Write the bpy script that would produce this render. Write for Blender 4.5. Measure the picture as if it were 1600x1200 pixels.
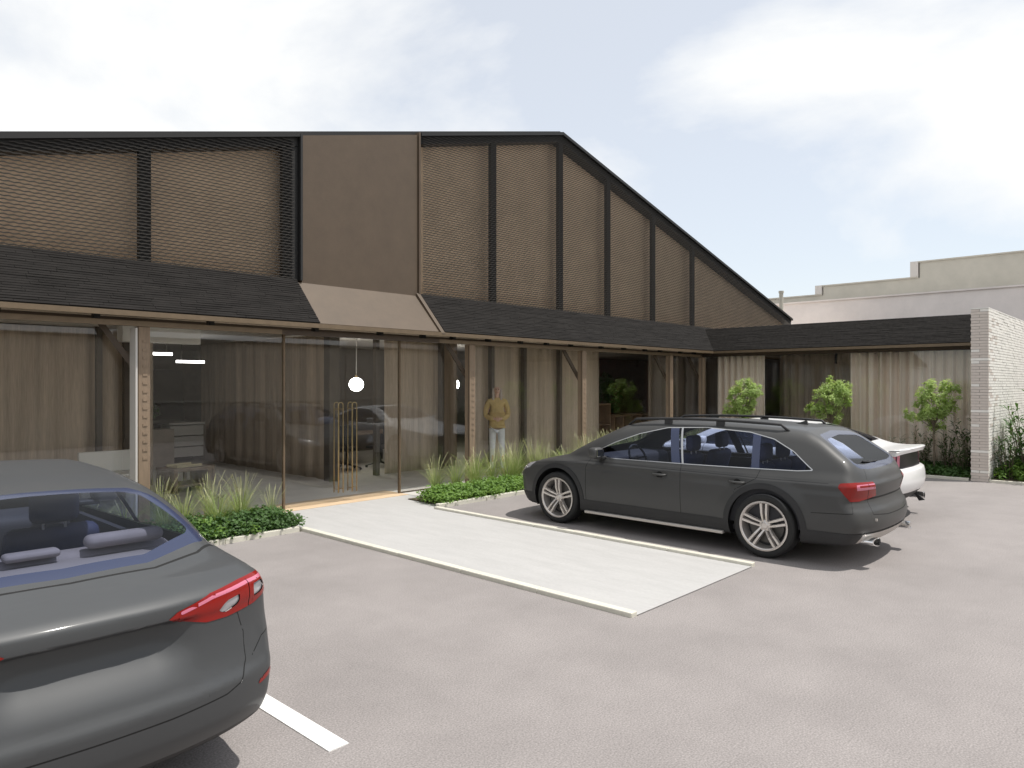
import bpy, bmesh, math, random
import numpy as np
from mathutils import Vector, Matrix
R = math.radians
random.seed(7)
RNG = np.random.default_rng(7)
for o in list(bpy.data.objects):
    bpy.data.objects.remove(o)
SC = bpy.context.scene
COL = SC.collection

# ------------------------------------------------------------------ camera
cam_d = bpy.data.cameras.new('camera')
cam_d.lens = 36.0 * 1122 / 1600
cam_d.sensor_width = 36.0
cam_d.clip_start = 0.05
cam_d.clip_end = 2000
cam = bpy.data.objects.new('camera', cam_d)
COL.objects.link(cam)
cam.location = (0, 0, 1.9)
cam.rotation_euler = (R(90), 0, math.atan2(0.683, 0.730) - R(90))
SC.camera = cam

# ------------------------------------------------------------------ sky, sun, exposure
SUN_DIR = Vector((0.22, -0.34, 1.0)).normalized()      # towards the sun
sun_el = math.asin(SUN_DIR.z)
sun_az = math.atan2(SUN_DIR.x, SUN_DIR.y)
world = bpy.data.worlds.new('World')
SC.world = world
world.use_nodes = True
wn, wl = world.node_tree.nodes, world.node_tree.links
wn.clear()
w_out = wn.new('ShaderNodeOutputWorld')
w_sky = wn.new('ShaderNodeTexSky')
w_sky.sky_type = 'NISHITA'
w_sky.sun_disc = False
w_sky.sun_elevation = sun_el
w_sky.sun_rotation = sun_az
w_sky.dust_density = 0.6
w_bg = wn.new('ShaderNodeBackground')
w_bg.inputs[1].default_value = 0.15
wl.new(w_sky.outputs[0], w_bg.inputs[0])
w_cl = wn.new('ShaderNodeBackground')
w_cl.inputs[0].default_value = (0.97, 0.98, 0.98, 1)
w_cl.inputs[1].default_value = 1.02
w_tc = wn.new('ShaderNodeTexCoord')
w_map = wn.new('ShaderNodeMapping')
w_map.inputs['Scale'].default_value = (1.0, 1.0, 1.9)
w_map.inputs['Location'].default_value = (0.2, 7.1, 3.3)
wl.new(w_tc.outputs['Generated'], w_map.inputs['Vector'])
w_n = wn.new('ShaderNodeTexNoise')
w_n.inputs['Scale'].default_value = 1.7
w_n.inputs['Detail'].default_value = 9
w_n.inputs['Roughness'].default_value = 0.55
w_n.inputs['Distortion'].default_value = 0.25
wl.new(w_map.outputs[0], w_n.inputs['Vector'])
w_r = wn.new('ShaderNodeValToRGB')
w_r.color_ramp.elements[0].position = 0.41
w_r.color_ramp.elements[0].color = (0.60, 0.60, 0.60, 1)
w_r.color_ramp.elements[1].position = 0.55
w_r.color_ramp.elements[1].color = (1, 1, 1, 1)
wl.new(w_n.outputs[0], w_r.inputs[0])
w_mix = wn.new('ShaderNodeMixShader')
wl.new(w_r.outputs[0], w_mix.inputs[0])
wl.new(w_bg.outputs[0], w_mix.inputs[1])
wl.new(w_cl.outputs[0], w_mix.inputs[2])
wl.new(w_mix.outputs[0], w_out.inputs[0])

sun_d = bpy.data.lights.new('sun', 'SUN')
sun_d.energy = 4.2
sun_d.angle = R(0.8)
sun_d.color = (1.0, 0.955, 0.89)
sun = bpy.data.objects.new('sun', sun_d)
COL.objects.link(sun)
sun.rotation_euler = SUN_DIR.to_track_quat('Z', 'Y').to_euler()
sun.location = (0, 0, 30)

SC.view_settings.view_transform = 'Standard'
SC.view_settings.look = 'None'
SC.view_settings.exposure = 0.03
SC.view_settings.gamma = 1.0
SC.view_settings.use_curve_mapping = False
SC.render.engine = 'CYCLES'

# ------------------------------------------------------------------ materials
def mat(name, col, rough=0.7, metal=0.0, var=0.0, vscale=6.0, col2=None, bump=0.0, bscale=60.0,
        stretch=(1, 1, 1), coat=0.0, spec=0.5, rvar=0.0, fine=0.0, fscale=150.0, sheen=0.0, trans=0.0):
    m = bpy.data.materials.new(name)
    m.use_nodes = True
    n, l = m.node_tree.nodes, m.node_tree.links
    b = n['Principled BSDF']
    b.inputs['Base Color'].default_value = (*col, 1)
    b.inputs['Roughness'].default_value = rough
    b.inputs['Metallic'].default_value = metal
    b.inputs['Specular IOR Level'].default_value = spec
    b.inputs['Coat Weight'].default_value = coat
    b.inputs['Coat Roughness'].default_value = 0.08
    tc = n.new('ShaderNodeTexCoord')
    mp = n.new('ShaderNodeMapping')
    mp.inputs['Scale'].default_value = stretch
    l.new(tc.outputs['Object'], mp.inputs[0])
    if var > 0 or col2:
        no = n.new('ShaderNodeTexNoise')
        no.inputs['Scale'].default_value = vscale
        no.inputs['Detail'].default_value = 6
        no.inputs['Roughness'].default_value = 0.68
        l.new(mp.outputs[0], no.inputs['Vector'])
        c2 = col2 if col2 else tuple(c * (1 - var) for c in col)
        c1 = col if col2 else tuple(min(1, c * (1 + var)) for c in col)
        mx = n.new('ShaderNodeMix')
        mx.data_type = 'RGBA'
        mr = n.new('ShaderNodeMapRange')
        mr.inputs[1].default_value = 0.32
        mr.inputs[2].default_value = 0.68
        l.new(no.outputs[0], mr.inputs[0])
        l.new(mr.outputs[0], mx.inputs[0])
        mx.inputs[6].default_value = (*c2, 1)
        mx.inputs[7].default_value = (*c1, 1)
        last = mx.outputs[2]
        if fine > 0:
            nf = n.new('ShaderNodeTexNoise')
            nf.inputs['Scale'].default_value = fscale
            nf.inputs['Detail'].default_value = 3
            l.new(mp.outputs[0], nf.inputs['Vector'])
            mf = n.new('ShaderNodeMapRange')
            mf.inputs[1].default_value = 0.3
            mf.inputs[2].default_value = 0.7
            mf.inputs[3].default_value = 1 - fine
            mf.inputs[4].default_value = 1 + fine
            l.new(nf.outputs[0], mf.inputs[0])
            mm = n.new('ShaderNodeVectorMath')
            mm.operation = 'SCALE'
            l.new(last, mm.inputs[0])
            l.new(mf.outputs[0], mm.inputs['Scale'])
            last = mm.outputs[0]
        l.new(last, b.inputs['Base Color'])
        if rvar > 0:
            mr2 = n.new('ShaderNodeMapRange')
            mr2.inputs[3].default_value = rough - rvar
            mr2.inputs[4].default_value = rough + rvar
            l.new(no.outputs[0], mr2.inputs[0])
            l.new(mr2.outputs[0], b.inputs['Roughness'])
    if bump > 0:
        nb = n.new('ShaderNodeTexNoise')
        nb.inputs['Scale'].default_value = bscale
        nb.inputs['Detail'].default_value = 5
        l.new(mp.outputs[0], nb.inputs['Vector'])
        bu = n.new('ShaderNodeBump')
        bu.inputs['Strength'].default_value = bump
        bu.inputs['Distance'].default_value = 0.01
        l.new(nb.outputs[0], bu.inputs['Height'])
        l.new(bu.outputs[0], b.inputs['Normal'])
    if trans > 0:
        b.inputs['Subsurface Weight'].default_value = 0
        tr = n.new('ShaderNodeBsdfTranslucent')
        tr.inputs[0].default_value = (col[0] * 1.3, col[1] * 1.25, col[2] * 0.8, 1)
        ms = n.new('ShaderNodeMixShader')
        ms.inputs[0].default_value = trans
        l.new(b.outputs[0], ms.inputs[1])
        l.new(tr.outputs[0], ms.inputs[2])
        l.new(ms.outputs[0], n['Material Output'].inputs[0])
    return m

def glass_mat(name, tint, ior=1.45, boost=1.0):
    m = bpy.data.materials.new(name)
    m.use_nodes = True
    n, l = m.node_tree.nodes, m.node_tree.links
    n.remove(n['Principled BSDF'])
    t = n.new('ShaderNodeBsdfTransparent')
    t.inputs[0].default_value = (*tint, 1)
    g = n.new('ShaderNodeBsdfGlossy')
    g.inputs['Roughness'].default_value = 0.01
    g.inputs[0].default_value = (0.95, 0.97, 1.0, 1)
    f = n.new('ShaderNodeFresnel')
    geo = n.new('ShaderNodeNewGeometry')      # both faces of a thin pane reflect alike
    mi = n.new('ShaderNodeMapRange')
    mi.inputs[3].default_value = ior
    mi.inputs[4].default_value = 1 / ior
    l.new(geo.outputs['Backfacing'], mi.inputs[0])
    l.new(mi.outputs[0], f.inputs[0])
    mm = n.new('ShaderNodeMath')
    mm.operation = 'MULTIPLY'
    mm.inputs[1].default_value = boost
    l.new(f.outputs[0], mm.inputs[0])
    x = n.new('ShaderNodeMixShader')
    l.new(mm.outputs[0], x.inputs[0])
    l.new(t.outputs[0], x.inputs[1])
    l.new(g.outputs[0], x.inputs[2])
    l.new(x.outputs[0], n['Material Output'].inputs[0])
    return m

def emit_mat(name, col, s):
    m = bpy.data.materials.new(name)
    m.use_nodes = True
    n, l = m.node_tree.nodes, m.node_tree.links
    b = n['Principled BSDF']
    b.inputs['Base Color'].default_value = (*col, 1)
    b.inputs['Emission Color'].default_value = (*col, 1)
    b.inputs['Emission Strength'].default_value = s
    return m

M = {}
M['asphalt'] = mat('asphalt', (0.258, 0.237, 0.230), 0.92, var=0.11, vscale=0.9, bump=0.28, bscale=190, fine=0.28, fscale=95)
M['concrete'] = mat('concrete', (0.42, 0.415, 0.408), 0.85, var=0.06, vscale=1.2, bump=0.15, bscale=30, stretch=(5, 1, 1), fine=0.05, fscale=25)
M['kerb'] = mat('kerb', (0.60, 0.58, 0.50), 0.8, var=0.08, vscale=8, bump=0.2)
M['soil'] = mat('soil', (0.10, 0.075, 0.05), 0.95, var=0.3, vscale=12, bump=0.8)
M['ground'] = mat('ground', (0.26, 0.24, 0.22), 0.95, var=0.15, vscale=0.3)
M['line_paint'] = mat('line_paint', (0.80, 0.80, 0.78), 0.6, var=0.05, vscale=30, fine=0.05)
M['floor'] = mat('floor', (0.58, 0.56, 0.53), 0.55, var=0.12, vscale=2.0, bump=0.05, rvar=0.1)
M['threshold'] = mat('threshold', (0.58, 0.43, 0.28), 0.7, var=0.15, vscale=10, stretch=(0.3, 2, 1))
M['mesh_metal'] = mat('mesh_metal', (0.030, 0.026, 0.022), 0.7, metal=0.0)
M['dark_steel'] = mat('dark_steel', (0.022, 0.022, 0.022), 0.55, metal=0.3)
M['brown_render'] = mat('brown_render', (0.70, 0.54, 0.385), 0.85, var=0.10, vscale=2.2, bump=0.15, bscale=25, fine=0.06, fscale=60)
M['tan_wall'] = mat('tan_wall', (0.72, 0.66, 0.57), 0.85, var=0.08, vscale=3)
M['brown_metal'] = mat('brown_metal', (0.088, 0.062, 0.040), 0.6, var=0.10, vscale=3, fine=0.05, fscale=60)
M['shingle'] = mat('shingle', (0.017, 0.0155, 0.0145), 0.95, spec=0.2, var=0.35, vscale=7, stretch=(0.35, 2, 2))
M['bronze'] = mat('bronze', (0.17, 0.125, 0.08), 0.45, metal=0.35, var=0.1, vscale=8)
M['bronze_dark'] = mat('bronze_dark', (0.07, 0.05, 0.035), 0.5, metal=0.3)
M['brass'] = mat('brass', (0.36, 0.28, 0.15), 0.3, metal=0.8)
M['post_wood'] = mat('post_wood', (0.24, 0.175, 0.12), 0.65, var=0.18, vscale=10, stretch=(3, 3, 0.25))
M['soffit'] = mat('soffit', (0.40, 0.32, 0.25), 0.8, var=0.1)
M['ceiling'] = mat('ceiling', (0.65, 0.62, 0.58), 0.85)
M['drape'] = mat('drape', (0.60, 0.50, 0.40), 0.9, col2=(0.38, 0.315, 0.25), vscale=2.2, stretch=(2.6, 2.6, 0.10), fine=0.14, fscale=45)
M['drape_light'] = mat('drape_light', (0.80, 0.70, 0.615), 0.9, var=0.06, vscale=3, stretch=(3, 3, 0.15))
M['plywood'] = mat('plywood', (0.50, 0.425, 0.36), 0.8, var=0.14, vscale=3, stretch=(3, 3, 0.2), fine=0.06)
M['inner_wall'] = mat('inner_wall', (0.50, 0.45, 0.40), 0.85, var=0.1)
M['charcoal'] = mat('charcoal', (0.12, 0.105, 0.09), 0.8, var=0.1)
M['red_brick'] = mat('red_brick', (0.15, 0.055, 0.04), 0.9, var=0.35, vscale=14)
M['white'] = mat('white', (0.72, 0.72, 0.70), 0.5)
M['lit_face_white'] = mat('lit_face_white', (0.55, 0.53, 0.50), 0.45)  # white for faces that catch the light, brightness put in the colour
M['brick'] = mat('brick', (0.80, 0.78, 0.735), 0.85, var=0.10, vscale=5, bump=0.3, bscale=60)
M['brick2'] = mat('brick_warm_shade', (0.61, 0.55, 0.50), 0.85, var=0.10, vscale=5, bump=0.3, bscale=60)
M['mortar'] = mat('mortar', (0.42, 0.39, 0.36), 0.95, var=0.1)
M['pink_wall'] = mat('pink_wall', (0.80, 0.735, 0.70), 0.9, var=0.06, vscale=1.3, fine=0.03)
M['stone_wall'] = mat('stone_wall', (0.46, 0.445, 0.39), 0.9, var=0.08, vscale=1.2, fine=0.04)
M['pale_wall'] = mat('pale_wall', (0.66, 0.62, 0.54), 0.9, var=0.05)
M['paint_grey'] = mat('paint_grey', (0.050, 0.050, 0.049), 0.52, metal=0.15, coat=0.2, var=0.03, vscale=3)
M['paint_grey2'] = mat('paint_dark_grey', (0.052, 0.055, 0.058), 0.52, metal=0.15, coat=0.2, var=0.03, vscale=3)
M['paint_white'] = mat('paint_white', (0.80, 0.80, 0.80), 0.35, coat=0.6)
M['cladding'] = mat('cladding', (0.020, 0.020, 0.021), 0.6, var=0.05)
M['rubber'] = mat('rubber', (0.013, 0.013, 0.013), 0.75)
M['gap'] = mat('gap', (0.004, 0.004, 0.004), 0.8)
M['chrome'] = mat('chrome', (0.80, 0.80, 0.80), 0.16, metal=1.0)
M['trim_silver'] = mat('trim_silver', (0.50, 0.50, 0.50), 0.3, metal=0.9)
M['silver'] = mat('silver', (0.50, 0.47, 0.44), 0.42, metal=0.6)
M['alloy'] = mat('alloy', (0.62, 0.58, 0.55), 0.32, metal=0.7)
M['alloy_dark'] = mat('alloy_dark', (0.10, 0.095, 0.09), 0.5, metal=0.6)
M['lamp_red'] = mat('lamp_red', (0.23, 0.008, 0.005), 0.2, coat=0.25, spec=0.3)
M['lamp_pink'] = mat('lamp_pink', (0.55, 0.16, 0.24), 0.2, coat=0.4)
M['lamp_dark'] = mat('lamp_dark', (0.012, 0.010, 0.014), 0.3, spec=0.3)
M['lamp_clear'] = mat('lamp_clear', (0.45, 0.45, 0.47), 0.15, metal=0.4, coat=1.0)
M['car_glass'] = glass_mat('car_glass', (0.62, 0.67, 0.80), 1.5, 0.42)
M['car_glass_dark'] = glass_mat('car_glass_dark', (0.30, 0.34, 0.50), 1.5, 0.7)
M['frit'] = mat('frit', (0.020, 0.030, 0.075), 0.25, coat=0.3)
M['pane_glass'] = glass_mat('pane_glass', (0.975, 0.975, 0.965), 1.45, 1.0)
M['seat'] = mat('seat', (0.028, 0.036, 0.085), 0.7, var=0.1)
M['seat_light'] = mat('seat_light', (0.27, 0.235, 0.22), 0.8, var=0.1)
M['interior'] = mat('interior', (0.03, 0.03, 0.035), 0.7)
M['parcel_shelf'] = mat('parcel_shelf', (0.30, 0.265, 0.245), 0.85)
M['globe'] = emit_mat('globe', (1.0, 0.97, 0.9), 25.0)
M['strip'] = emit_mat('strip', (1.0, 0.98, 0.95), 7.0)
M['table_wood'] = mat('table_wood', (0.20, 0.15, 0.11), 0.6, var=0.2, vscale=6, stretch=(1, 1, 4))
M['light_wood'] = mat('light_wood', (0.36, 0.235, 0.14), 0.6, var=0.2, vscale=6)
M['tray'] = mat('tray', (0.55, 0.50, 0.33), 0.6)
M['chair_black'] = mat('chair_black', (0.02, 0.02, 0.022), 0.6)
M['leaf_a'] = mat('leaf_a', (0.20, 0.33, 0.07), 0.6, col2=(0.10, 0.20, 0.035), vscale=3, trans=0.35)
M['leaf_b'] = mat('leaf_b', (0.075, 0.155, 0.035), 0.6, col2=(0.035, 0.08, 0.018), vscale=4, trans=0.25)
M['leaf_tree'] = mat('leaf_tree', (0.44, 0.57, 0.21), 0.6, col2=(0.26, 0.37, 0.11), vscale=4, trans=0.4)
M['grass'] = mat('grass', (0.30, 0.38, 0.14), 0.7, col2=(0.17, 0.24, 0.07), vscale=5, trans=0.3)
M['grass_dry'] = mat('grass_dry', (0.46, 0.47, 0.28), 0.8, var=0.15, trans=0.3)
M['bark'] = mat('bark', (0.17, 0.14, 0.10), 0.9, var=0.2, vscale=20)
M['hedge'] = mat('hedge', (0.05, 0.085, 0.028), 0.8, var=0.4, vscale=5)
M['skin'] = mat('skin', (0.58, 0.38, 0.30), 0.55)
M['hair'] = mat('hair', (0.42, 0.36, 0.32), 0.6, var=0.25, vscale=30, stretch=(3, 3, 0.3))
M['sweater'] = mat('sweater', (0.50, 0.37, 0.17), 0.9, var=0.12, vscale=14, bump=0.4, bscale=90)
M['jeans'] = mat('jeans', (0.62, 0.64, 0.67), 0.85, var=0.10, vscale=9)
M['shoe'] = mat('shoe', (0.30, 0.27, 0.25), 0.6)
M['eye'] = mat('eye', (0.03, 0.02, 0.02), 0.3)
M['lips'] = mat('lips', (0.42, 0.15, 0.13), 0.5)

# ------------------------------------------------------------------ object helpers
def tag(o, label=None, cat=None, group=None, kind=None):
    if label: o['label'] = label
    if cat: o['category'] = cat
    if group: o['group'] = group
    if kind: o['kind'] = kind
    return o

def empty(name, loc=(0, 0, 0), rz=0.0, label=None, cat=None, group=None, parent=None):
    o = bpy.data.objects.new(name, None)
    o.empty_display_size = 0.2
    COL.objects.link(o)
    o.location = loc
    o.rotation_euler = (0, 0, rz)
    if parent: o.parent = parent
    return tag(o, label, cat, group)

def link_mesh(name, me, parent=None, m=None):
    o = bpy.data.objects.new(name, me)
    COL.objects.link(o)
    if m is not None and len(me.materials) == 0:
        me.materials.append(m)
    if parent is not None: o.parent = parent
    return o

def raw(name, V, F, m=None, parent=None, smooth=False, mats=None, fm=None):
    me = bpy.data.meshes.new(name)
    me.from_pydata([tuple(map(float, v)) for v in V], [], [tuple(int(i) for i in f) for f in F])
    if mats:
        for a in mats: me.materials.append(a)
        me.polygons.foreach_set('material_index', fm)
    elif m is not None:
        me.materials.append(m)
    if smooth:
        me.polygons.foreach_set('use_smooth', [True] * len(me.polygons))
    me.update()
    return link_mesh(name, me, parent)

class MB:
    """collects boxes, prisms and tubes and links them as one mesh"""
    def __init__(s):
        s.V, s.F = [], []
    def add(s, V, F):
        b = len(s.V)
        s.V += [tuple(v) for v in V]
        s.F += [tuple(i + b for i in f) for f in F]
        return s
    def box(s, x0, x1, y0, y1, z0, z1):
        return s.add([(x0, y0, z0), (x1, y0, z0), (x1, y1, z0), (x0, y1, z0), (x0, y0, z1), (x1, y0, z1), (x1, y1, z1), (x0, y1, z1)],
                     [(3, 2, 1, 0), (4, 5, 6, 7), (0, 1, 5, 4), (1, 2, 6, 5), (2, 3, 7, 6), (3, 0, 4, 7)])
    def bar(s, p, q, w, h, up=(0, 0, 1)):
        p, q = Vector(p), Vector(q)
        d = (q - p).normalized()
        u = Vector(up)
        if abs(d.dot(u)) > 0.98: u = Vector((1, 0, 0))
        a = d.cross(u).normalized() * (w / 2)
        b = a.cross(d).normalized() * (h / 2)
        V = [p - a - b, p + a - b, p + a + b, p - a + b, q - a - b, q + a - b, q + a + b, q - a + b]
        return s.add(V, [(3, 2, 1, 0), (4, 5, 6, 7), (0, 1, 5, 4), (1, 2, 6, 5), (2, 3, 7, 6), (3, 0, 4, 7)])
    def tube(s, pts, rad, n=8, caps=True):
        pts = [Vector(p) for p in pts]
        rr = rad if isinstance(rad, (list, tuple)) else [rad] * len(pts)
        V, F = [], []
        ref = None
        for i, p in enumerate(pts):
            d = (pts[min(i + 1, len(pts) - 1)] - pts[max(i - 1, 0)]).normalized()
            if ref is None:
                ref = Vector((0, 0, 1)) if abs(d.z) < 0.9 else Vector((1, 0, 0))
            a = d.cross(ref).normalized()
            b = a.cross(d).normalized()
            ref = b
            for k in range(n):
                t = 2 * math.pi * k / n
                V.append(p + (a * math.cos(t) + b * math.sin(t)) * rr[i])
        for i in range(len(pts) - 1):
            for k in range(n):
                F.append((i * n + k, i * n + (k + 1) % n, (i + 1) * n + (k + 1) % n, (i + 1) * n + k))
        if caps:
            F.append(tuple(range(n - 1, -1, -1)))
            F.append(tuple(range((len(pts) - 1) * n, len(pts) * n)))
        return s.add(V, F)
    def lathe(s, prof, n=32, axis='z', c=(0, 0, 0)):
        V, F = [], []
        for (r, h) in prof:
            for k in range(n):
                t = 2 * math.pi * k / n
                if axis == 'z': p = (r * math.cos(t), r * math.sin(t), h)
                elif axis == 'y': p = (r * math.cos(t), h, r * math.sin(t))
                else: p = (h, r * math.cos(t), r * math.sin(t))
                V.append((p[0] + c[0], p[1] + c[1], p[2] + c[2]))
        m = len(prof)
        for i in range(m - 1):
            for k in range(n):
                F.append((i * n + k, i * n + (k + 1) % n, (i + 1) * n + (k + 1) % n, (i + 1) * n + k))
        return s.add(V, F)
    def prism(s, poly, y0, y1, plane='xz'):
        n = len(poly)
        f = {'xz': lambda a, b, c: (a, c, b), 'yz': lambda a, b, c: (c, a, b), 'xy': lambda a, b, c: (a, b, c)}[plane]
        V = [f(a, b, y0) for a, b in poly] + [f(a, b, y1) for a, b in poly]
        F = [tuple(range(n)), tuple(range(2 * n - 1, n - 1, -1))] + [((i + 1) % n, i, i + n, (i + 1) % n + n) for i in range(n)]
        return s.add(V, F)
    def build(s, name, m, parent=None, smooth=False, bevel=0.0, fix=True):
        me = bpy.data.meshes.new(name)
        me.from_pydata(s.V, [], s.F)
        me.materials.append(m)
        if fix or bevel > 0:
            bm = bmesh.new()
            bm.from_mesh(me)
            if fix: bmesh.ops.recalc_face_normals(bm, faces=bm.faces)
            if bevel > 0:
                bmesh.ops.bevel(bm, geom=list(bm.edges), offset=bevel, segments=2, affect='EDGES', profile=0.5)
            bm.to_mesh(me)
            bm.free()
        if smooth:
            me.polygons.foreach_set('use_smooth', [True] * len(me.polygons))
        me.update()
        return link_mesh(name, me, parent)

def box(name, x0, x1, y0, y1, z0, z1, m, parent=None, bevel=0.0):
    return MB().box(x0, x1, y0, y1, z0, z1).build(name, m, parent, bevel=bevel, fix=False)

def copy_tree(o, parent=None):
    c = o.copy()
    COL.objects.link(c)
    c.parent = parent
    for ch in o.children:
        copy_tree(ch, c)
    return c

def struct(o):
    o['kind'] = 'structure'
    return o

# ================================================================== SETTING
def sheet(name, x0, x1, y0, y1, z, m):
    return struct(raw(name, [(x0, y0, z), (x1, y0, z), (x1, y1, z), (x0, y1, z)], [(0, 1, 2, 3)], m))

sheet('ground', -900, 900, -900, 900, -0.02, M['ground'])
sheet('parking_lot', -30, 45, -4.5, 8.3, 0.0, M['asphalt'])
struct(raw('path', [(a, b, 0.008) for a, b in ((5.0, 3.27), (7.135, 3.27), (7.135, 8.3), (7.42, 8.3), (7.42, 9.29), (7.76, 9.29), (7.76, 9.68), (5.0, 9.68))], [tuple(range(8))], M['concrete']))
struct(box('interior_floor', -6, 30, 10.36, 22, -0.01, 0.012, M['floor']))
struct(raw('terrace', [(7.76, 9.3, 0.012), (17.2, 9.3, 0.012), (17.2, 10.36, 0.012), (7.76, 10.36, 0.012)],
           [(0, 1, 2, 3)], M['floor']))
struct(box('terrace', -6, 3.2, 9.3, 10.36, -0.01, 0.012, M['floor']))
struct(box('timber_strip', 3.2, 7.76, 9.68, 10.36, -0.01, 0.014, M['threshold']))
struct(box('wing_floor', 18.4, 30, 2.9, 9.3, -0.01, 0.012, M['floor']))
# planting beds
struct(box('planting_bed', -3, 4.93, 8.38, 9.66, -0.01, 0.05, M['soil']))
struct(box('planting_bed', 7.43, 17.3, 8.38, 9.28, -0.01, 0.022, M['soil']))
struct(box('planting_bed', 16.5, 18.38, 3.08, 8.38, -0.01, 0.045, M['soil']))
struct(box('planting_bed', 16.5, 26, -1.5, 2.74, -0.01, 0.045, M['soil']))

# kerbs: one thing per run, cut in stones
def kerb_run(x0, y0, x1, y1, w, h, label, n):
    e = empty('kerb', (x0, y0, 0), 0, label, 'kerb')
    L = math.hypot(x1 - x0, y1 - y0)
    a = math.atan2(y1 - y0, x1 - x0)
    e.rotation_euler.z = a
    st = L / n
    first = None
    for i in range(n):
        if first is None:
            o = box('kerb_stone', 0.002, st - 0.002, 0, w, -0.02, h, M['kerb'], e, bevel=0.008)
            first = o
        else:
            o = first.copy(); COL.objects.link(o); o.parent = e
        o.location = (i * st, 0, (i % 3) * 0.0008)
    return e
kerb_run(5.0, 3.27, 5.0, 8.38, 0.085, 0.04, 'cream kerb along the left edge of the pale concrete ramp', 5)
kerb_run(7.22, 3.27, 7.22, 8.30, 0.085, 0.04, 'cream kerb on the right edge of the ramp, beside the grey estate car', 5)
kerb_run(-3, 8.30, 4.88, 8.30, 0.08, 0.065, 'cream kerb in front of the left planting bed behind the dark saloon', 8)
kerb_run(7.24, 8.302, 16.4, 8.302, 0.08, 0.065, 'cream kerb in front of the right planting bed, at the noses of the parked cars', 9)
kerb_run(16.48, 3.08, 16.48, 8.30, 0.08, 0.05, 'cream kerb of the bed with the three young trees', 5)
kerb_run(16.48, -1.5, 16.48, 2.74, 0.08, 0.05, 'cream kerb of the bed in front of the white brick wall', 4)

def line_marking(x0, x1, y0, y1, label):
    return tag(box('parking_line', x0, x1, y0, y1, 0.0, 0.006, M['line_paint']), label, 'road marking')
line_marking(2.06, 2.18, 3.22, 7.9, 'white painted parking line beside the dark saloon')

# ------------------------------------------------------------------ main building
B = empty('restaurant_building', (0, 10, 0), 0, 'low brown building with metal mesh gable, dark shingled skirt roof and glazed front', 'building')
def P(o):      # parent keeping world coordinates
    o.parent = B
    o.matrix_parent_inverse = Matrix.Translation((0, 10, 0)).inverted()
    return o
APX, APZ, SL = 12.3, 7.42, 0.257
def ztop(x): return APZ - SL * abs(x - APX)
YM = 10.0       # plane of the mesh
ZB = 3.5        # base of the mesh
LE, RE = -3.0, 25.0
# back wall behind the mesh
def gable_poly(x0, x1, zb, dz=0.0):
    p = [(x0, zb), (x1, zb), (x1, ztop(x1) + dz)]
    if x0 < APX < x1: p.append((APX, APZ + dz))
    p.append((x0, ztop(x0) + dz))
    return p
P(MB().prism(gable_poly(LE, RE, 2.95, -0.05), 10.30, 10.55).build('wall', M['brown_render'], None))
# roof slabs and verge
def roof_slab(x0, x1):
    poly = [(x0, ztop(x0) - 0.06), (x1, ztop(x1) - 0.06), (x1, ztop(x1) + 0.06), (x0, ztop(x0) + 0.06)]
    return P(MB().prism(poly, 10.06, 22.0).build('roof', M['dark_steel']))
roof_slab(LE - 0.1, APX); roof_slab(APX, RE + 0.1)
def verge(x0, x1, w=0.18):
    poly = [(x0, ztop(x0) - w), (x1, ztop(x1) - w), (x1, ztop(x1)), (x0, ztop(x0))]
    o = P(MB().prism(poly, 10.03, 10.29).build('verge_band', M['dark_steel']))  # dark band along the upper edge of each bay
    poly = [(x0, ztop(x0) - 0.045), (x1, ztop(x1) - 0.045), (x1, ztop(x1) + 0.02), (x0, ztop(x0) + 0.02)]
    P(MB().prism(poly, 9.955, 10.028).build('verge_trim', M['dark_steel']))
verge(LE, 5.86); verge(8.28, APX); verge(APX, RE)
# expanded metal mesh per bay: wavy strands that meet their neighbours
def mesh_bay(x0, x1, seg=0.05, dz=0.043, z_off=0.0):
    V, F = [], []
    n = int(round((x1 - x0) / seg))
    zmax = max(ztop(x0), ztop(x1)) - 0.03
    k = 0
    z = ZB + 0.03
    while z < zmax:
        prev = None
        for i in range(n + 1):
            x = x0 + (x1 - x0) * i / n
            xi = int(round(x / seg))
            up = ((xi + k) % 2) * 2 - 1
            zz = z + up * dz * 0.12
            ok = zz < ztop(x) - 0.05
            if ok:
                b = len(V)
                # tilted ribbon, thicker at the front
                V += [(x, YM - 0.010, zz + 0.004), (x, YM + 0.010, zz + 0.013), (x, YM - 0.008, zz - 0.007)]
                if prev is not None:
                    F += [(prev, b, b + 1, prev + 1), (prev + 2, b + 2, b, prev)]
                prev = b
            else:
                prev = None
        z += dz
        k += 1
    o = P(raw('mesh_panel', V, F, M['mesh_metal']))
    o['kind'] = 'stuff'
    return o
MULL = [-2.9, -0.9, 1.6, 3.62, 5.78]
MULR = [8.34, 10.19, 12.3, 14.1, 16.1, 18.15, 20.2, 22.4]
for a, b in zip(MULL[:-1], MULL[1:]): mesh_bay(a + 0.0, b - 0.0)
mr = MULR + [24.9]
for a, b in zip(mr[:-1], mr[1:]): mesh_bay(a, b)
for x in MULL[1:-1] + MULR[1:6]:
    w = 0.075
    poly = [(x - w, ZB - 0.02), (x + w, ZB - 0.02), (x + w, ztop(x) - 0.17), (x - w, ztop(x) - 0.17)]
    P(MB().prism(poly, YM + 0.03, YM + 0.11).build('mullion', M['dark_steel']))
P(MB().prism([(5.60, ZB - 0.02), (5.86, ZB - 0.02), (5.86, ztop(5.86) - 0.19), (5.60, ztop(5.6) - 0.19)], YM + 0.03, YM + 0.11).build('mullion', M['dark_steel']))
P(box('edge_trim', 5.865, 5.90, 9.95, 10.29, ZB, ztop(5.86) + 0.0, M['dark_steel']))
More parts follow.
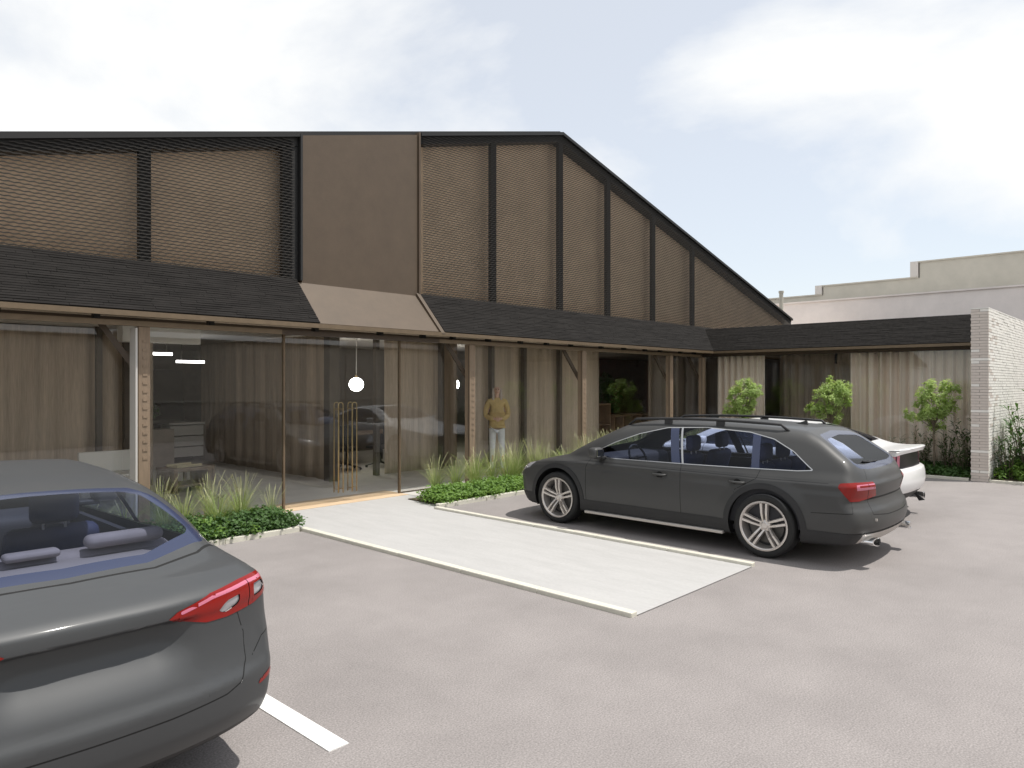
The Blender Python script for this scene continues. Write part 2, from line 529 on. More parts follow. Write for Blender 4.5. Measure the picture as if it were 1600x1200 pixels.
P(box('edge_trim', 8.215, 8.25, 9.95, 10.29, ZB - 0.02, ztop(8.22) + 0.02, M['brown_metal']))
# brown central panel
P(MB().prism([(5.905, 3.30), (8.21, 3.30), (8.21, ztop(8.21) - 0.02), (5.905, ztop(5.9) - 0.02)], 9.985, 10.29).build('render_panel', M['brown_metal']))
# skirt roof: eaves at Y 9.3 / Z 2.8, top at Y 9.97 / Z 3.5
EY, EZ, TY, TZ = 9.30, 2.80, 9.97, 3.51
def courses(name, p_of, length, ncourse=22, seg=0.5, parent_fn=P, t=0.009, skew=None):
    """stepped rows of short shingles; p_of(s, v, off) -> point"""
    V, F = [], []
    rnd = random.Random(3)
    for c in range(ncourse):
        v0, v1 = c / ncourse, (c + 1.18) / ncourse
        s = -rnd.random() * seg
        while s < length:
            e = s + seg * (0.6 + 0.8 * rnd.random())
            a, b = max(s, 0), min(e - 0.004, length)
            if b - a > 0.02:
                tt = t * (0.7 + 0.7 * rnd.random())
                k = len(V)
                aa, bb = a, b
                V += [p_of(aa, v0, tt), p_of(bb, v0, tt), p_of(bb, min(v1, 1), 0.003), p_of(aa, min(v1, 1), 0.003),
                      p_of(aa, v0, -0.004), p_of(bb, v0, -0.004)]
                F += [(k, k + 1, k + 2, k + 3), (k + 4, k + 5, k + 1, k), (k + 5, k + 2, k + 1), (k + 4, k, k + 3)]
            s = e
    o = parent_fn(raw(name, V, F, M['shingle']))
    o['kind'] = 'stuff'
    return o
nrm = Vector((0, -(TZ - EZ), TY - EY)).normalized()
def skirt_seg(x0, x1, mitre=False):
    def pf(s, v, off):
        x = x0 + s
        y = EY + (TY - EY) * v
        if mitre and x > 17.93 + (TY - EY) * v: x = 17.93 + (TY - EY) * v
        return (x, y + nrm.y * off, EZ + (TZ - EZ) * v + nrm.z * off)
    courses('shingle', pf, x1 - x0)
    # board under the shingles
    P(raw('roof_board', [(x0, EY, EZ), (x1, EY, EZ), (x1 + (0.67 if mitre else 0), TY, TZ), (x0, TY, TZ), (x0, EY + .05, EZ - .05), (x1, EY + .05, EZ - .05), (x1 + (0.67 if mitre else 0), TY, TZ - .1), (x0, TY, TZ - .1)],
          [(0, 1, 2, 3), (7, 6, 5, 4), (4, 5, 1, 0), (0, 3, 7, 4), (1, 5, 6, 2)], M['shingle']))
skirt_seg(-3.2, 5.80)
skirt_seg(8.25, 18.6, True)
# brown sloping foot of the central panel, set 5 cm lower than the shingles
P(raw('render_foot', [(5.80, EY + .05, EZ), (8.16, EY + .05, EZ), (8.16, 9.985, 3.47), (5.80, 9.985, 3.47), (5.80, EY + .11, EZ - .05), (8.16, EY + .11, EZ - .05), (8.16, 9.985, 3.30), (5.80, 9.985, 3.30)],
      [(0, 1, 2, 3), (7, 6, 5, 4), (4, 5, 1, 0)], M['brown_metal']))
P(raw('edge_trim', [(8.165, EY - .02, EZ - .03), (8.245, EY - .02, EZ - .03), (8.245, TY, TZ + 0.01), (8.165, TY, TZ + 0.01), (8.165, EY + .1, EZ - .05), (8.245, EY + .1, EZ - .05), (8.245, TY, TZ - .2), (8.165, TY, TZ - .2)],
      [(0, 1, 2, 3), (7, 6, 5, 4), (4, 5, 1, 0), (0, 3, 7, 4), (1, 5, 6, 2)], M['brown_metal']))
# fascia and soffit
P(box('fascia', -3.2, 17.9, EY - 0.012, EY + 0.03, EZ - 0.075, EZ - 0.012, M['bronze']))
P(box('soffit', -3.2, 17.9, EY + 0.03, 9.97, EZ - 0.05, EZ - 0.02, M['soffit']))
P(box('head_beam', -3.2, 18.3, 9.84, 10.0, 2.68, EZ - 0.052, M['bronze_dark']))
P(box('ceiling', -3.2, 30, 10.0, 22, 2.90, 2.945, M['ceiling']))
P(box('head_wall', -3.2, 30, 9.98, 10.29, 2.75, 3.45, M['brown_render']))
P(box('back_wall', -3.2, 30, 21.8, 22, 0, 2.9, M['inner_wall']))
P(box('side_wall', -3.2, -3.0, 10.0, 22, 0, 3.4, M['brown_render']))
P(box('gable_wall', 24.9, 25.0, 10.3, 22, 2.95, 4.1, M['brown_render']))
# long bronze rail under the eaves with brackets
P(box('rail', -3.2, 5.3, 9.50, 9.58, 2.62, 2.685, M['bronze']))
P(box('rail', 5.3, 8.3, 9.50, 9.58, 2.62, 2.685, M['bronze_dark']))
P(box('rail', 8.3, 17.6, 9.50, 9.58, 2.62, 2.685, M['bronze']))
br = None
for i, x in enumerate([-1.2, 0.4, 1.9, 2.9, 4.3, 5.9, 7.1, 8.0, 8.7, 9.6, 10.5, 11.3, 12.1, 13.2, 14.1, 15.0, 15.7, 16.7, 17.4]):
    o = P(box('bracket', -0.035, 0.035, -0.05, 0.05, -0.06, 0.06, M['dark_steel'])) if br is None else br.copy()
    if br is None: br = o
    else: COL.objects.link(o)
    o.location = (x, 9.60, 2.70)
# posts: square timber-clad posts with a slanting brace at the head
def post(x, face_mat):
    o = P(box('post', x - 0.07, x + 0.07, 9.53, 9.67, 0.0, 2.62, M['post_wood'], bevel=0.006))
    # open joint down the corner
    j = MB().box(x - 0.0735, x - 0.0705, 9.56, 9.575, 0.05, 2.6).build('joint', M['bronze_dark'], None)
    j.parent = o
    g = MB()
    z = 0.95
    while z < 2.5:
        g.box(x - 0.02, x + 0.035, 9.522, 9.529, z, z + 0.03)  # small blocks standing for the dotted shadow pattern on the post
        z += 0.105
    gp = g.build('shadow_dot_row', M['post_wood'], None); gp.parent = o; gp['kind'] = 'stuff'
    b = MB().bar((x + 0.05, 9.68, 1.95), (x - 0.42, 9.80, 2.66), 0.045, 0.07).build('brace', M['bronze_dark'], None)
    b.parent = o
    return o
for x in (0.4, 3.43, 9.13, 12.5, 16.15, 17.85): post(x, None)
# strip standing for the second post's bright left face, brightness put in colour
P(box('lit_face_strip', 3.315, 3.341, 9.50, 9.70, 0.0, 2.60, M['lit_face_white'], bevel=0.004))

# glass front (Y = 9.9)
GY = 9.90
def pane(x0, x1, z0=0.03, z1=2.68, y=GY):
    return P(box('glass_pane', x0 + 0.004, x1 - 0.004, y - 0.005, y + 0.005, z0, z1, M['pane_glass']))
XS = [-3.0, -0.9, 1.2, 3.3, 5.53]
for a, b in zip(XS[:-1], XS[1:]): pane(a, b)
for a, b in zip([7.75, 10.1, 12.4, 14.8, 17.0], [10.1, 12.4, 14.8, 17.0, 18.4]): pane(a, b)
for x in (5.545, 7.73):
    P(box('frame_post', x - 0.014, x + 0.014, GY - 0.025, GY + 0.025, 0.014, 2.68, M['bronze']))
P(box('sill_channel', -3.0, 5.53, GY - 0.02, GY + 0.02, 0.0, 0.03, M['bronze_dark']))
P(box('sill_channel', 7.75, 18.4, GY - 0.02, GY + 0.02, 0.0, 0.03, M['bronze_dark']))
for x0, x1, sgn in ((5.56, 6.635, 1), (6.645, 7.715, -1)):
    d = P(box('door', x0, x1, GY - 0.006, GY + 0.006, 0.03, 2.66, M['pane_glass']))
    xi = 6.64 - sgn * 0.13
    for dy in (-1, 1):
        h = MB()
        for xx in (xi - 0.045, xi + 0.045):
            pass
        pts = [(xi - 0.045, GY + dy * 0.06, 0.16), (xi - 0.045, GY + dy * 0.06, 1.56)]
        for k in range(1, 8):
            t = math.pi * k / 8
            pts.append((xi - 0.045 * math.cos(t), GY + dy * 0.06, 1.56 + 0.045 * math.sin(t)))
        pts += [(xi + 0.045, GY + dy * 0.06, 1.56), (xi + 0.045, GY + dy * 0.06, 0.16)]
        h.tube(pts, 0.0085, 8)
        for z in (0.22, 1.50):
            for xx in (xi - 0.045, xi + 0.045):
                h.tube([(xx, GY + dy * 0.06, z), (xx, GY, z)], 0.007, 6)
        ho = h.build('handle', M['brass'], None, smooth=True)
        ho.parent = d

# ---------------------------------------------------------------- right wing
W = empty('wing_building', (18.5, 6, 0), 0, 'low glazed wing with flat black shingled fascia and pale curtains behind three young trees', 'building')
def PW(o):
    o.parent = W
    o.matrix_parent_inverse = Matrix.Translation((18.5, 6, 0)).inverted()
    return o
WX = 17.93
nrw = Vector((-(TZ - EZ), 0, TY - EY)).normalized()
def pfw(s, v, off):
    y = 3.06 + s
    lim = EY + (TY - EY) * v
    y = min(y, lim)
    return (WX + (TY - EY) * v + nrw.x * off, y, EZ + (TZ - 0.06 - EZ) * v + nrw.z * off)
courses('shingle', pfw, TY - 3.06, parent_fn=PW)
PW(raw('roof_board', [(WX, 3.06, EZ), (WX, EY, EZ), (WX + .67, TY, 3.44), (WX + .67, 3.06, 3.44), (WX + .05, 3.06, EZ - .05), (WX + .05, EY, EZ - .05), (WX + .67, TY, 3.34), (WX + .67, 3.06, 3.34)],
       [(3, 2, 1, 0), (4, 5, 6, 7), (0, 1, 5, 4), (0, 4, 7, 3)], M['shingle']))
PW(box('fascia', WX - 0.012, WX + 0.03, 3.06, EY + 0.0, EZ - 0.075, EZ - 0.012, M['bronze']))
PW(box('soffit', WX + 0.03, 18.6, 3.06, EY + 0.02, EZ - 0.05, EZ - 0.02, M['soffit']))
PW(box('flat_roof', 18.58, 29.9, 3.06, 9.97, 3.30, 3.42, M['dark_steel']))
PW(box('ceiling', 18.6, 29.9, 3.06, 9.97, 2.90, 2.94, M['ceiling']))
PW(box('head_beam', 18.42, 18.6, 3.06, 9.9, 2.66, EZ - 0.052, M['bronze_dark']))
PW(box('head_wall', 18.56, 18.62, 3.06, 9.9, 2.7, 3.32, M['brown_render']))
PW(box('back_wall', 29.7, 29.9, 3.06, 22, 0, 2.9, M['inner_wall']))
PW(box('side_wall', 18.65, 29.7, 2.96, 3.05, 0, 2.9, M['inner_wall']))
for a, b in ((3.06, 4.75), (4.75, 6.45), (6.45, 8.15), (8.15, 9.88)):
    PW(box('glass_pane', 18.495, 18.505, a + .004, b - .004, 0.03, 2.66, M['pane_glass']))
PW(box('sill_channel', 18.48, 18.52, 3.06, 9.88, 0.0, 0.03, M['bronze_dark']))
PW(box('inner_partition', 23.0, 23.2, 3.06, 9.6, 0, 2.9, M['plywood']))

# ---------------------------------------------------------------- curtains and inner walls
def curtain(p, q, z0, z1, m, label, amp=0.05, wl=0.17, seed=1, name='curtain', group=None, dens=26):
    rnd = random.Random(seed)
    L = math.hypot(q[0] - p[0], q[1] - p[1])
    ux, uy = (q[0] - p[0]) / L, (q[1] - p[1]) / L
    nx, ny = -uy, ux
    n = max(8, int(L * dens))
    ph = [rnd.random() * 6.28 for _ in range(6)]
    V, F = [], []
    rows = 8
    for j in range(rows + 1):
        z = z0 + (z1 - z0) * j / rows
        hf = 1 - j / rows
        for i in range(n + 1):
            s = L * i / n
            o = math.sin(s / wl * 6.283 + ph[0] + 1.3 * math.sin(s * 1.9 + ph[1])) * amp * (0.65 + 0.35 * math.sin(s * 2.3 + ph[2]))
            o += math.sin(s / wl * 6.283 * 2.13 + ph[3]) * amp * 0.28
            o += math.sin(s * 1.1 + ph[4] + hf * 0.8) * amp * 0.4 * hf
            V.append((p[0] + ux * s + nx * o, p[1] + uy * s + ny * o, z))
    for j in range(rows):
        for i in range(n):
            a = j * (n + 1) + i
            F.append((a, a + 1, a + n + 2, a + n + 1))
    o = raw(name, V, F, m, None, True)
    me = o.data
    bm = bmesh.new(); bm.from_mesh(me)
    bmesh.ops.solidify(bm, geom=list(bm.faces), thickness=0.006)
    bm.to_mesh(me); bm.free()
    return tag(o, label, 'curtain', group)
DR = M['drape']
curtain((-2.5, 14.0), (5.2, 14.0), 0.02, 2.88, DR, 'long brown curtain at the far left, behind the grey post', 0.045, 0.55, 1)
curtain((7.80, 12.3), (7.80, 17.9), 0.02, 2.88, DR, 'brown curtain running back into the room left of the glass entrance doors', 0.03, 0.6, 2)
curtain((9.15, 12.2), (11.2, 12.2), 0.02, 2.88, DR, 'brown curtain between the globe lamp room and the narrow dark gap', 0.035, 0.45, 3)
curtain((10.62, 11.25), (15.45, 11.25), 0.02, 2.88, DR, 'wide brown curtain behind the standing woman', 0.045, 0.6, 4)
def inner_post(x, y, lab):
    tag(box('steel_post', x - 0.045, x + 0.045, y - 0.06, y + 0.06, 0.012, 2.9, M['charcoal'], bevel=0.004), lab, 'post')
inner_post(4.23, 13.85, 'dark steel post in front of the far left curtain, left one of the pair')
inner_post(4.67, 13.85, 'dark steel post in front of the far left curtain, right one of the pair')
tag(box('wall_end', 7.72, 7.95, 12.05, 12.25, 0.012, 2.9, M['charcoal'], bevel=0.003), 'dark grey wall end post left of the room with the globe lamp', 'post')
inner_post(8.93, 12.2, 'dark grey frame post right of the room with the globe lamp')
inner_post(10.62, 12.1, 'dark grey post in front of the curtain right of the glass doors')
inner_post(11.22, 11.12, 'dark post directly left of the standing woman')
inner_post(12.28, 11.12, 'dark post right of the standing woman')
inner_post(13.57, 11.12, 'dark post behind the nose of the estate car')
def screen(name, x0, x1, y0, y1, z1, m, label, cat='partition'):
    return tag(box(name, x0, x1, y0, y1, 0.012, z1, m), label, cat)
screen('partition_wall', 7.95, 13.5, 17.0, 17.1, 2.9, M['charcoal'], 'dark back wall of the room with the globe lamps')
screen('partition_wall', 19.35, 20.30, 12.15, 12.25, 2.9, M['plywood'], 'pale wood wall panel right of the dark red opening')
screen('partition_wall', 21.0, 22.3, 12.15, 12.25, 2.9, M['plywood'], 'pale wood wall panel in the corner, left of the wing curtain')
screen('partition_wall', 22.3, 29.6, 12.3, 12.4, 2.9, M['plywood'], 'brown wall closing the corner behind the wing')
screen('partition_wall', 16.0, 27.0, 16.6, 16.8, 2.9, M['red_brick'], 'dark red brick wall deep inside the opening above the car bonnet', 'wall')
curtain((18.68, 8.2), (18.68, 9.55), 0.02, 2.82, M['drape_light'], 'narrow pale curtain behind the first young tree', 0.09, 0.20, 5, dens=60)
curtain((18.70, 3.12), (18.70, 6.0), 0.02, 2.82, M['drape_light'], 'wide pale curtain behind the tree next to the brick wall', 0.11, 0.21, 6, dens=60)
curtain((20.8, 6.7), (20.8, 8.6), 0.02, 2.82, M['drape'], 'brown curtain deep in the opening between the pale wing curtains', 0.05, 0.2, 7, dens=60)
t = empty('kitchen_wall', (6.5, 21, 0), 0, 'dark kitchen back wall under a pale bulkhead in the narrow opening', 'wall')
def rel(o, t):
    o.parent = t
    o.matrix_parent_inverse = Matrix.Translation(t.location).inverted()
    return o
rel(box('wall_panel', 5.0, 8.6, 20.9, 21.0, 0.012, 2.3, M['charcoal']), t)
rel(box('bulkhead', 4.3, 5.60, 12.9, 13.15, 2.61, 2.898, M['white']), t)
t = empty('kitchen_counter', (7.4, 18.6, 0), 0, 'pale kitchen counter with drawers seen at the end of the narrow opening', 'counter')
rel(box('worktop', 6.9, 7.75, 17.6, 19.4, 0.92, 0.97, M['white']), t)
for k in range(3):
    rel(box('drawer', 6.92, 7.72, 17.63, 18.2, 0.14 + k * 0.26, 0.37 + k * 0.26, M['white']), t)
rel(box('carcass', 6.95, 7.72, 18.21, 19.4, 0.05, 0.92, M['charcoal']), t)
t = empty('low_cabinet', (6.2, 17.4, 0), 0, 'grey low cabinet with leafy pot on it, inside left of the counter', 'cabinet')
rel(box('carcass', 5.6, 6.85, 17.2, 17.8, 0.012, 0.85, M['inner_wall']), t)
def strip(x, y, z, L, lab):
    t = empty('strip_lamp', (x, y, z), R(90) if False else 0, lab, 'lamp', 'white strip lamps in the kitchen')
    o = box('diffuser', -L / 2, L / 2, -0.03, 0.03, -0.025, 0.025, M['strip'], t)
    a = MB().tube([(-L / 2 + .1, 0, 0.03), (-L / 2 + .1, 0, 2.9 - z)], 0.004, 5).build('wire', M['charcoal'], t)
    b = MB().tube([(L / 2 - .1, 0, 0.03), (L / 2 - .1, 0, 2.9 - z)], 0.004, 5).build('wire', M['charcoal'], t)
strip(5.42, 14.5, 2.485, 0.62, 'left and higher of the two white strip lamps in the kitchen opening')
strip(6.30, 15.0, 2.36, 0.56, 'right and lower of the two white strip lamps in the kitchen opening')

def globe(x, y, z, r, lab):
    t = empty('pendant_lamp', (x, y, z), 0, lab, 'lamp', 'glowing globe pendant lamps')
    prof = [(0.001, -r)] + [(r * math.cos(a), r * math.sin(a) * 0.95) for a in [R(-80 + 10 * k) for k in range(17)]] + [(0.001, r * .95)]
    MB().lathe(prof, 28).build('lamp_shade', M['globe'], t, smooth=True)
    MB().tube([(0, 0, r), (0, 0, 2.9 - z)], 0.007, 6).build('cord', M['white'], t)
    MB().lathe([(0.001, r * 0.93), (0.03, r * .93), (0.03, r + .05), (0.001, r + .05)], 12).build('cap', M['brass'], t)
globe(9.13, 13.2, 1.89, 0.155, 'round glowing pendant lamp above the office table by the doors')
globe(12.62, 13.9, 1.89, 0.155, 'glowing pendant lamp half seen in the narrow gap left of the woman')
t = empty('pendant_spot', (19.9, 6.78, 2.6), 0, 'small black tubular pendant in the wing opening above the middle tree', 'lamp')
MB().lathe([(0.001, -0.16), (0.035, -0.16), (0.035, 0.12), (0.001, 0.12)], 16).build('lamp_shade', M['chair_black'], t)
MB().tube([(0, 0, 0.12), (0, 0, 0.3)], 0.008, 6).build('rod', M['chair_black'], t)

# office table and swivel chair in the globe room
t = empty('office_table', (9.5, 14.3, 0), 0, 'pale table with dark legs in the room behind the door handles', 'table')
rel(box('table_top', 8.5, 11.1, 13.9, 14.9, 0.72, 0.75, M['table_wood'], bevel=0.005), t)
for xx in (8.6, 11.0):
    for yy in (14.0, 14.8):
        rel(box('leg', xx - .02, xx + .02, yy - .02, yy + .02, 0.012, 0.72, M['chair_black']), t)
def swivel(x, y, rz, lab):
    t = empty('swivel_chair', (x, y, 0.012), rz, lab, 'chair', 'black swivel chairs at the office table')
    box('seat', -0.24, 0.24, -0.23, 0.25, 0.44, 0.50, M['chair_black'], t, bevel=0.02)
    box('backrest', -0.22, 0.22, 0.24, 0.28, 0.55, 1.0, M['chair_black'], t, bevel=0.015)
    MB().tube([(0, 0, 0.12), (0, 0, 0.44)], 0.025, 8).build('column', M['chair_black'], t)
    MB().bar((0, .2, .47), (0, .26, .6), 0.05, 0.02).build('back_bar', M['chair_black'], t)
    for k in range(5):
        a = k * 2 * math.pi / 5 + 0.3
        MB().tube([(0, 0, 0.13), (0.31 * math.cos(a), 0.31 * math.sin(a), 0.05)], [0.022, 0.013], 6).build('leg', M['chair_black'], t)
        MB().lathe([(0.001, -0.015), (0.03, -0.015), (0.03, 0.015), (0.001, 0.015)], 10, 'y', (0.31 * math.cos(a), 0.31 * math.sin(a), 0.032)).build('castor', M['chair_black'], t)
swivel(9.05, 13.45, 2.6, 'black swivel chair behind the door handles, under the globe lamp')
swivel(9.85, 13.3, 3.4, 'black swivel chair right of the other one, near the curtain')

# side table in the lobby
t = empty('side_table', (5.35, 13.0, 0.012), R(8), 'low square wooden table with a tray on it in the lobby behind the saloon', 'table')
box('table_top', -0.36, 0.36, -0.30, 0.30, 0.36, 0.42, M['table_wood'], t, bevel=0.008)
for a in (-1, 1):
    box('leg', a * 0.32 - .035, a * 0.32 + .035, -0.29, 0.29, 0, 0.358, M['table_wood'], t)
box('shelf', -0.27, 0.27, -0.27, 0.27, 0.10, 0.13, M['table_wood'], t)
t = empty('serving_tray', (5.35, 13.0, 0.434), R(12), 'straw coloured tray lying on the low wooden table', 'tray')
box('base', -0.24, 0.24, -0.16, 0.16, 0, 0.015, M['tray'], t)
for y in (-0.155, 0.155): box('rim', -0.24, 0.24, y - .008, y + .008, 0.015, 0.045, M['tray'], t)
t = empty('stool', (5.85, 13.55, 0.012), R(20), 'dark cube stool just behind the low wooden table', 'stool')
box('seat', -0.2, 0.2, -0.2, 0.2, 0.30, 0.36, M['table_wood'], t, bevel=0.008)
for a in (-1, 1):
    for b in (-1, 1): box('leg', a * .17 - .025, a * .17 + .025, b * .17 - .025, b * .17 + .025, 0, 0.30, M['table_wood'], t)
# white plant tubs and white bench seen low behind the saloon roof
def tub(x, y, w, d, h, lab):
    t = empty('plant_tub', (x, y, 0.012), 0, lab, 'plant tub')
    mb = MB().prism([(-w / 2 * .94, -d / 2 * .94), (w / 2 * .94, -d / 2 * .94), (w / 2 * .94, d / 2 * .94), (-w / 2 * .94, d / 2 * .94)], 0, h, 'xy')
    mb.build('tub_body', M['white'], t, bevel=0.01)
    box('rim', -w / 2, w / 2, -d / 2, d / 2, h, h + 0.03, M['white'], t, bevel=0.006)
tub(3.62, 9.97 + 0.35, 0.20, 0.3, 0.62, 'slim white tub standing right behind the grey post')
t = empty('white_bench', (3.5, 12.6, 0.012), 0, 'white bench low behind the glass, left of the grey post', 'bench')
rel(box('seat', 3.65, 4.45, 12.4, 12.9, 0.40, 0.46, M['white'], bevel=0.01), t)
rel(box('backrest', 3.65, 4.45, 12.9, 12.98, 0.46, 0.80, M['white'], bevel=0.01), t)
for xx in (3.72, 4.38): rel(box('leg', xx - .04, xx + .04, 12.42, 12.88, 0.012, 0.40, M['white']), t)
# timber bench / shelf units in the red opening
def crate_unit(x0, x1, y, h, lab):
    t = empty('timber_shelf', ((x0 + x1) / 2, y, 0.012), 0, lab, 'shelf')
    w = x1 - x0
    box('top_board', -w / 2, w / 2, -.25, .25, h - .05, h, M['light_wood'], t)
    n = max(2, int(w / 0.45))
    for k in range(n + 1):
        xx = -w / 2 + w * k / n
        xx = min(max(xx, -w / 2 + .02), w / 2 - .02)
        box('upright', xx - .02, xx + .02, -.24, .24, 0, h - .052, M['light_wood'], t)
    box('mid_board', -w / 2 + .042, w / 2 - .042, -.23, .23, h * .5, h * .5 + .03, M['light_wood'], t)
crate_unit(16.6, 17.9, 12.9, 1.30, 'taller light wood shelf left in the dark red opening')
crate_unit(17.95, 20.4, 12.8, 0.95, 'long low light wood shelf across the dark red opening')

# ---------------------------------------------------------------- white brick wall
BW = empty('brick_wall', (16.4, 2.9, 0), 0, 'white long-format brick wall at the end of the black canopy', 'wall')
def PB(o):
    o.parent = BW
    o.matrix_parent_inverse = Matrix.Translation((16.4, 2.9, 0)).inverted()
    return o
WH = 3.36
PB(box('mortar_core', 16.408, 29.0, 2.768, 3.042, 0, WH - 0.006, M['mortar']))
CH = 0.056
ncr = int(round(WH / CH))
BL = 0.29
rb = random.Random(5)
bm_a = MB().box(0, 0.27, 0, 0.03, 0, 0.046).build('brick', M['brick'], None, fix=False).data
bpy.data.objects.remove(bpy.data.objects['brick'])
small = []
# bricks of the -Y face near the camera and of the end face, largest first
spots = []
for r in range(ncr):
    off = (r % 2) * BL / 2
    x = 16.40 - (BL - 0.0 if r % 2 == 0 else BL / 2)
    # end face: one long brick or two halves
    if r % 2 == 0: spots.append(('end', 0, r, 0.30))
    else:
        spots.append(('end', 0, r, 0.145)); spots.append(('end', 1, r, 0.145))
n_end = len(spots)
side = []
for r in range(ncr):
    x = 16.40 + (0.0 if r % 2 else -0.0)
    first = BL if r % 2 == 0 else BL / 2
    xx = 16.432
    w = first
    while xx < 28.9:
        side.append((xx, r, min(w, 28.95 - xx)))
        xx += w
        w = BL
side.sort(key=lambda s: s[0])
near = side[:300 - n_end]
far = side[300 - n_end:]
mesh_cache = {}
def brick_mesh(w, kind, mt):
    key = (round(w, 3), kind, mt.name)
    if key not in mesh_cache:
        mb = MB()
        if kind == 'end': mb.box(0, 0.034, 0, w - 0.008, 0, CH - 0.009)
        else: mb.box(0, w - 0.008, 0, 0.034, 0, CH - 0.009)
        o = mb.build('brick', mt, None, fix=False)
        mesh_cache[key] = o.data
        bpy.data.objects.remove(o)
    return mesh_cache[key]
for k, (kd, i, r, w) in enumerate(spots):
    o = bpy.data.objects.new('brick', brick_mesh(w, 'end', M['brick2'] if rb.random() < .9 else M['brick']))  # end face mostly in the darker brick, its shade put in the colour
    COL.objects.link(o); PB(o)
    o.location = (16.396 + rb.uniform(-.003, .003), 2.755 + i * 0.147, r * CH + 0.004)
for (x, r, w) in near:
    o = bpy.data.objects.new('brick', brick_mesh(w, 'side', M['brick'] if rb.random() < .8 else M['brick2']))
    COL.objects.link(o); PB(o)
    o.location = (x, 2.752 + rb.uniform(-.004, .004), r * CH + 0.004)
mb = MB()
for (x, r, w) in far:
    y = 2.752 + rb.uniform(-.004, .004)
    mb.box(x, x + w - .008, y, y + .034, r * CH + .004, r * CH + CH - .005)
o = PB(mb.build('brick_field', M['brick'], None, fix=False)); o['kind'] = 'stuff'
PB(box('coping', 16.392, 29.0, 2.748, 3.05, WH, WH + 0.02, M['brick']))

# ---------------------------------------------------------------- buildings behind
t = empty('pale_building', (30, 0, 0), 0, 'long flat pale pinkish wall rising behind the black wing roof', 'building')
rel(box('wall', 30.2, 33.0, -25, 24.0, 0, 5.28, M['pink_wall']), t)
rel(box('coping', 30.14, 33.05, -25, 24.06, 5.281, 5.34, M['pink_wall']), t)
t = empty('stepped_building', (34, 8, 0), 0, 'grey-beige building with a roofline in three steps, farthest back on the right', 'building')
rel(box('wall', 34.2, 40, 12.22, 24, 0, 6.02, M['stone_wall']), t)
rel(box('wall', 34.2, 40, 8.22, 12.22, 0, 6.42, M['stone_wall']), t)
rel(box('wall', 34.2, 40, -25, 8.22, 0, 7.07, M['stone_wall']), t)
for y0, y1, z in ((12.26, 24, 6.02), (8.26, 12.26, 6.42), (-25, 8.26, 7.07)):
    rel(box('coping', 34.14, 40, y0, y1, z + .001, z + 0.06, M['stone_wall']), t)
for y, z0, z1 in ((8.215, 6.48, 7.13), (12.215, 6.08, 6.48)):
    rel(box('lit_return', 34.12, 40, y + .047, y + 0.35, z0, z1, M['lit_face_white']), t)  # white slabs standing for the lit side faces of the steps
t = empty('chimney', (24.9, 12.2, 0), 0, 'thin grey flue pipe standing behind the low end of the gable', 'chimney')
rel(MB().lathe([(0.001, 2.9), (0.075, 2.9), (0.075, 5.35), (0.001, 5.35)], 14, 'z', (26.5, 11.0, 0)).build('pipe', M['stone_wall']), t)
rel(MB().lathe([(0.001, 5.30), (0.095, 5.30), (0.095, 5.38), (0.001, 5.38)], 14, 'z', (26.5, 11.0, 0)).build('cap', M['stone_wall']), t)

# ---------------------------------------------------------------- across the yard, seen only as reflections in the glass
t = empty('garden_wall', (6, -4.7, 0), 0, 'low cream yard wall opposite the building, mirrored in the glass', 'wall')
rel(box('wall', -30, 45, -4.8, -4.6, 0, 1.26, M['pale_wall']), t)
rel(box('coping', -30, 45, -4.84, -4.56, 1.261, 1.31, M['kerb']), t)
t = empty('added_yard_building', (6, -11, 0), 0, 'long plain building added unseen across the yard, to give the glass haze and light', 'building')  # added pale building, height and colour set for glass haze and interior light
rel(box('wall', -35, 48, -16, -11, 0, 3.7, M['tan_wall']), t)
rel(box('roof', -35.2, 48.2, -16.2, -10.8, 3.701, 3.82, M['dark_steel']), t)
# ================================================================== CARS
def pchip(pts):
    xs = np.array([p[0] for p in pts], float); ys = np.array([p[1] for p in pts], float)
    h = np.diff(xs); d = np.diff(ys) / h
    n = len(xs); m = np.zeros(n)
    m[0], m[-1] = d[0], d[-1]
    for i in range(1, n - 1):
        if d[i - 1] * d[i] > 0:
            w1, w2 = 2 * h[i] + h[i - 1], h[i] + 2 * h[i - 1]
            m[i] = (w1 + w2) / (w1 / d[i - 1] + w2 / d[i])
    T = np.linspace(xs[0], xs[-1], 900)
    k = np.clip(np.searchsorted(xs, T) - 1, 0, n - 2)
    t = (T - xs[k]) / h[k]
    v = (2 * t**3 - 3 * t**2 + 1) * ys[k] + (t**3 - 2 * t**2 + t) * h[k] * m[k] + (-2 * t**3 + 3 * t**2) * ys[k + 1] + (t**3 - t**2) * h[k] * m[k + 1]
    return lambda q: np.interp(q, T, v)
def smax(a, b, r):
    return np.maximum(a, b) + np.maximum(r - np.abs(a - b), 0)**2 / (4 * r)
def smin(a, b, r):
    return -smax(-a, -b, r)
def sstep(a, b, x):
    t = np.clip((x - a) / (b - a), 0, 1)
    return t * t * (3 - 2 * t)

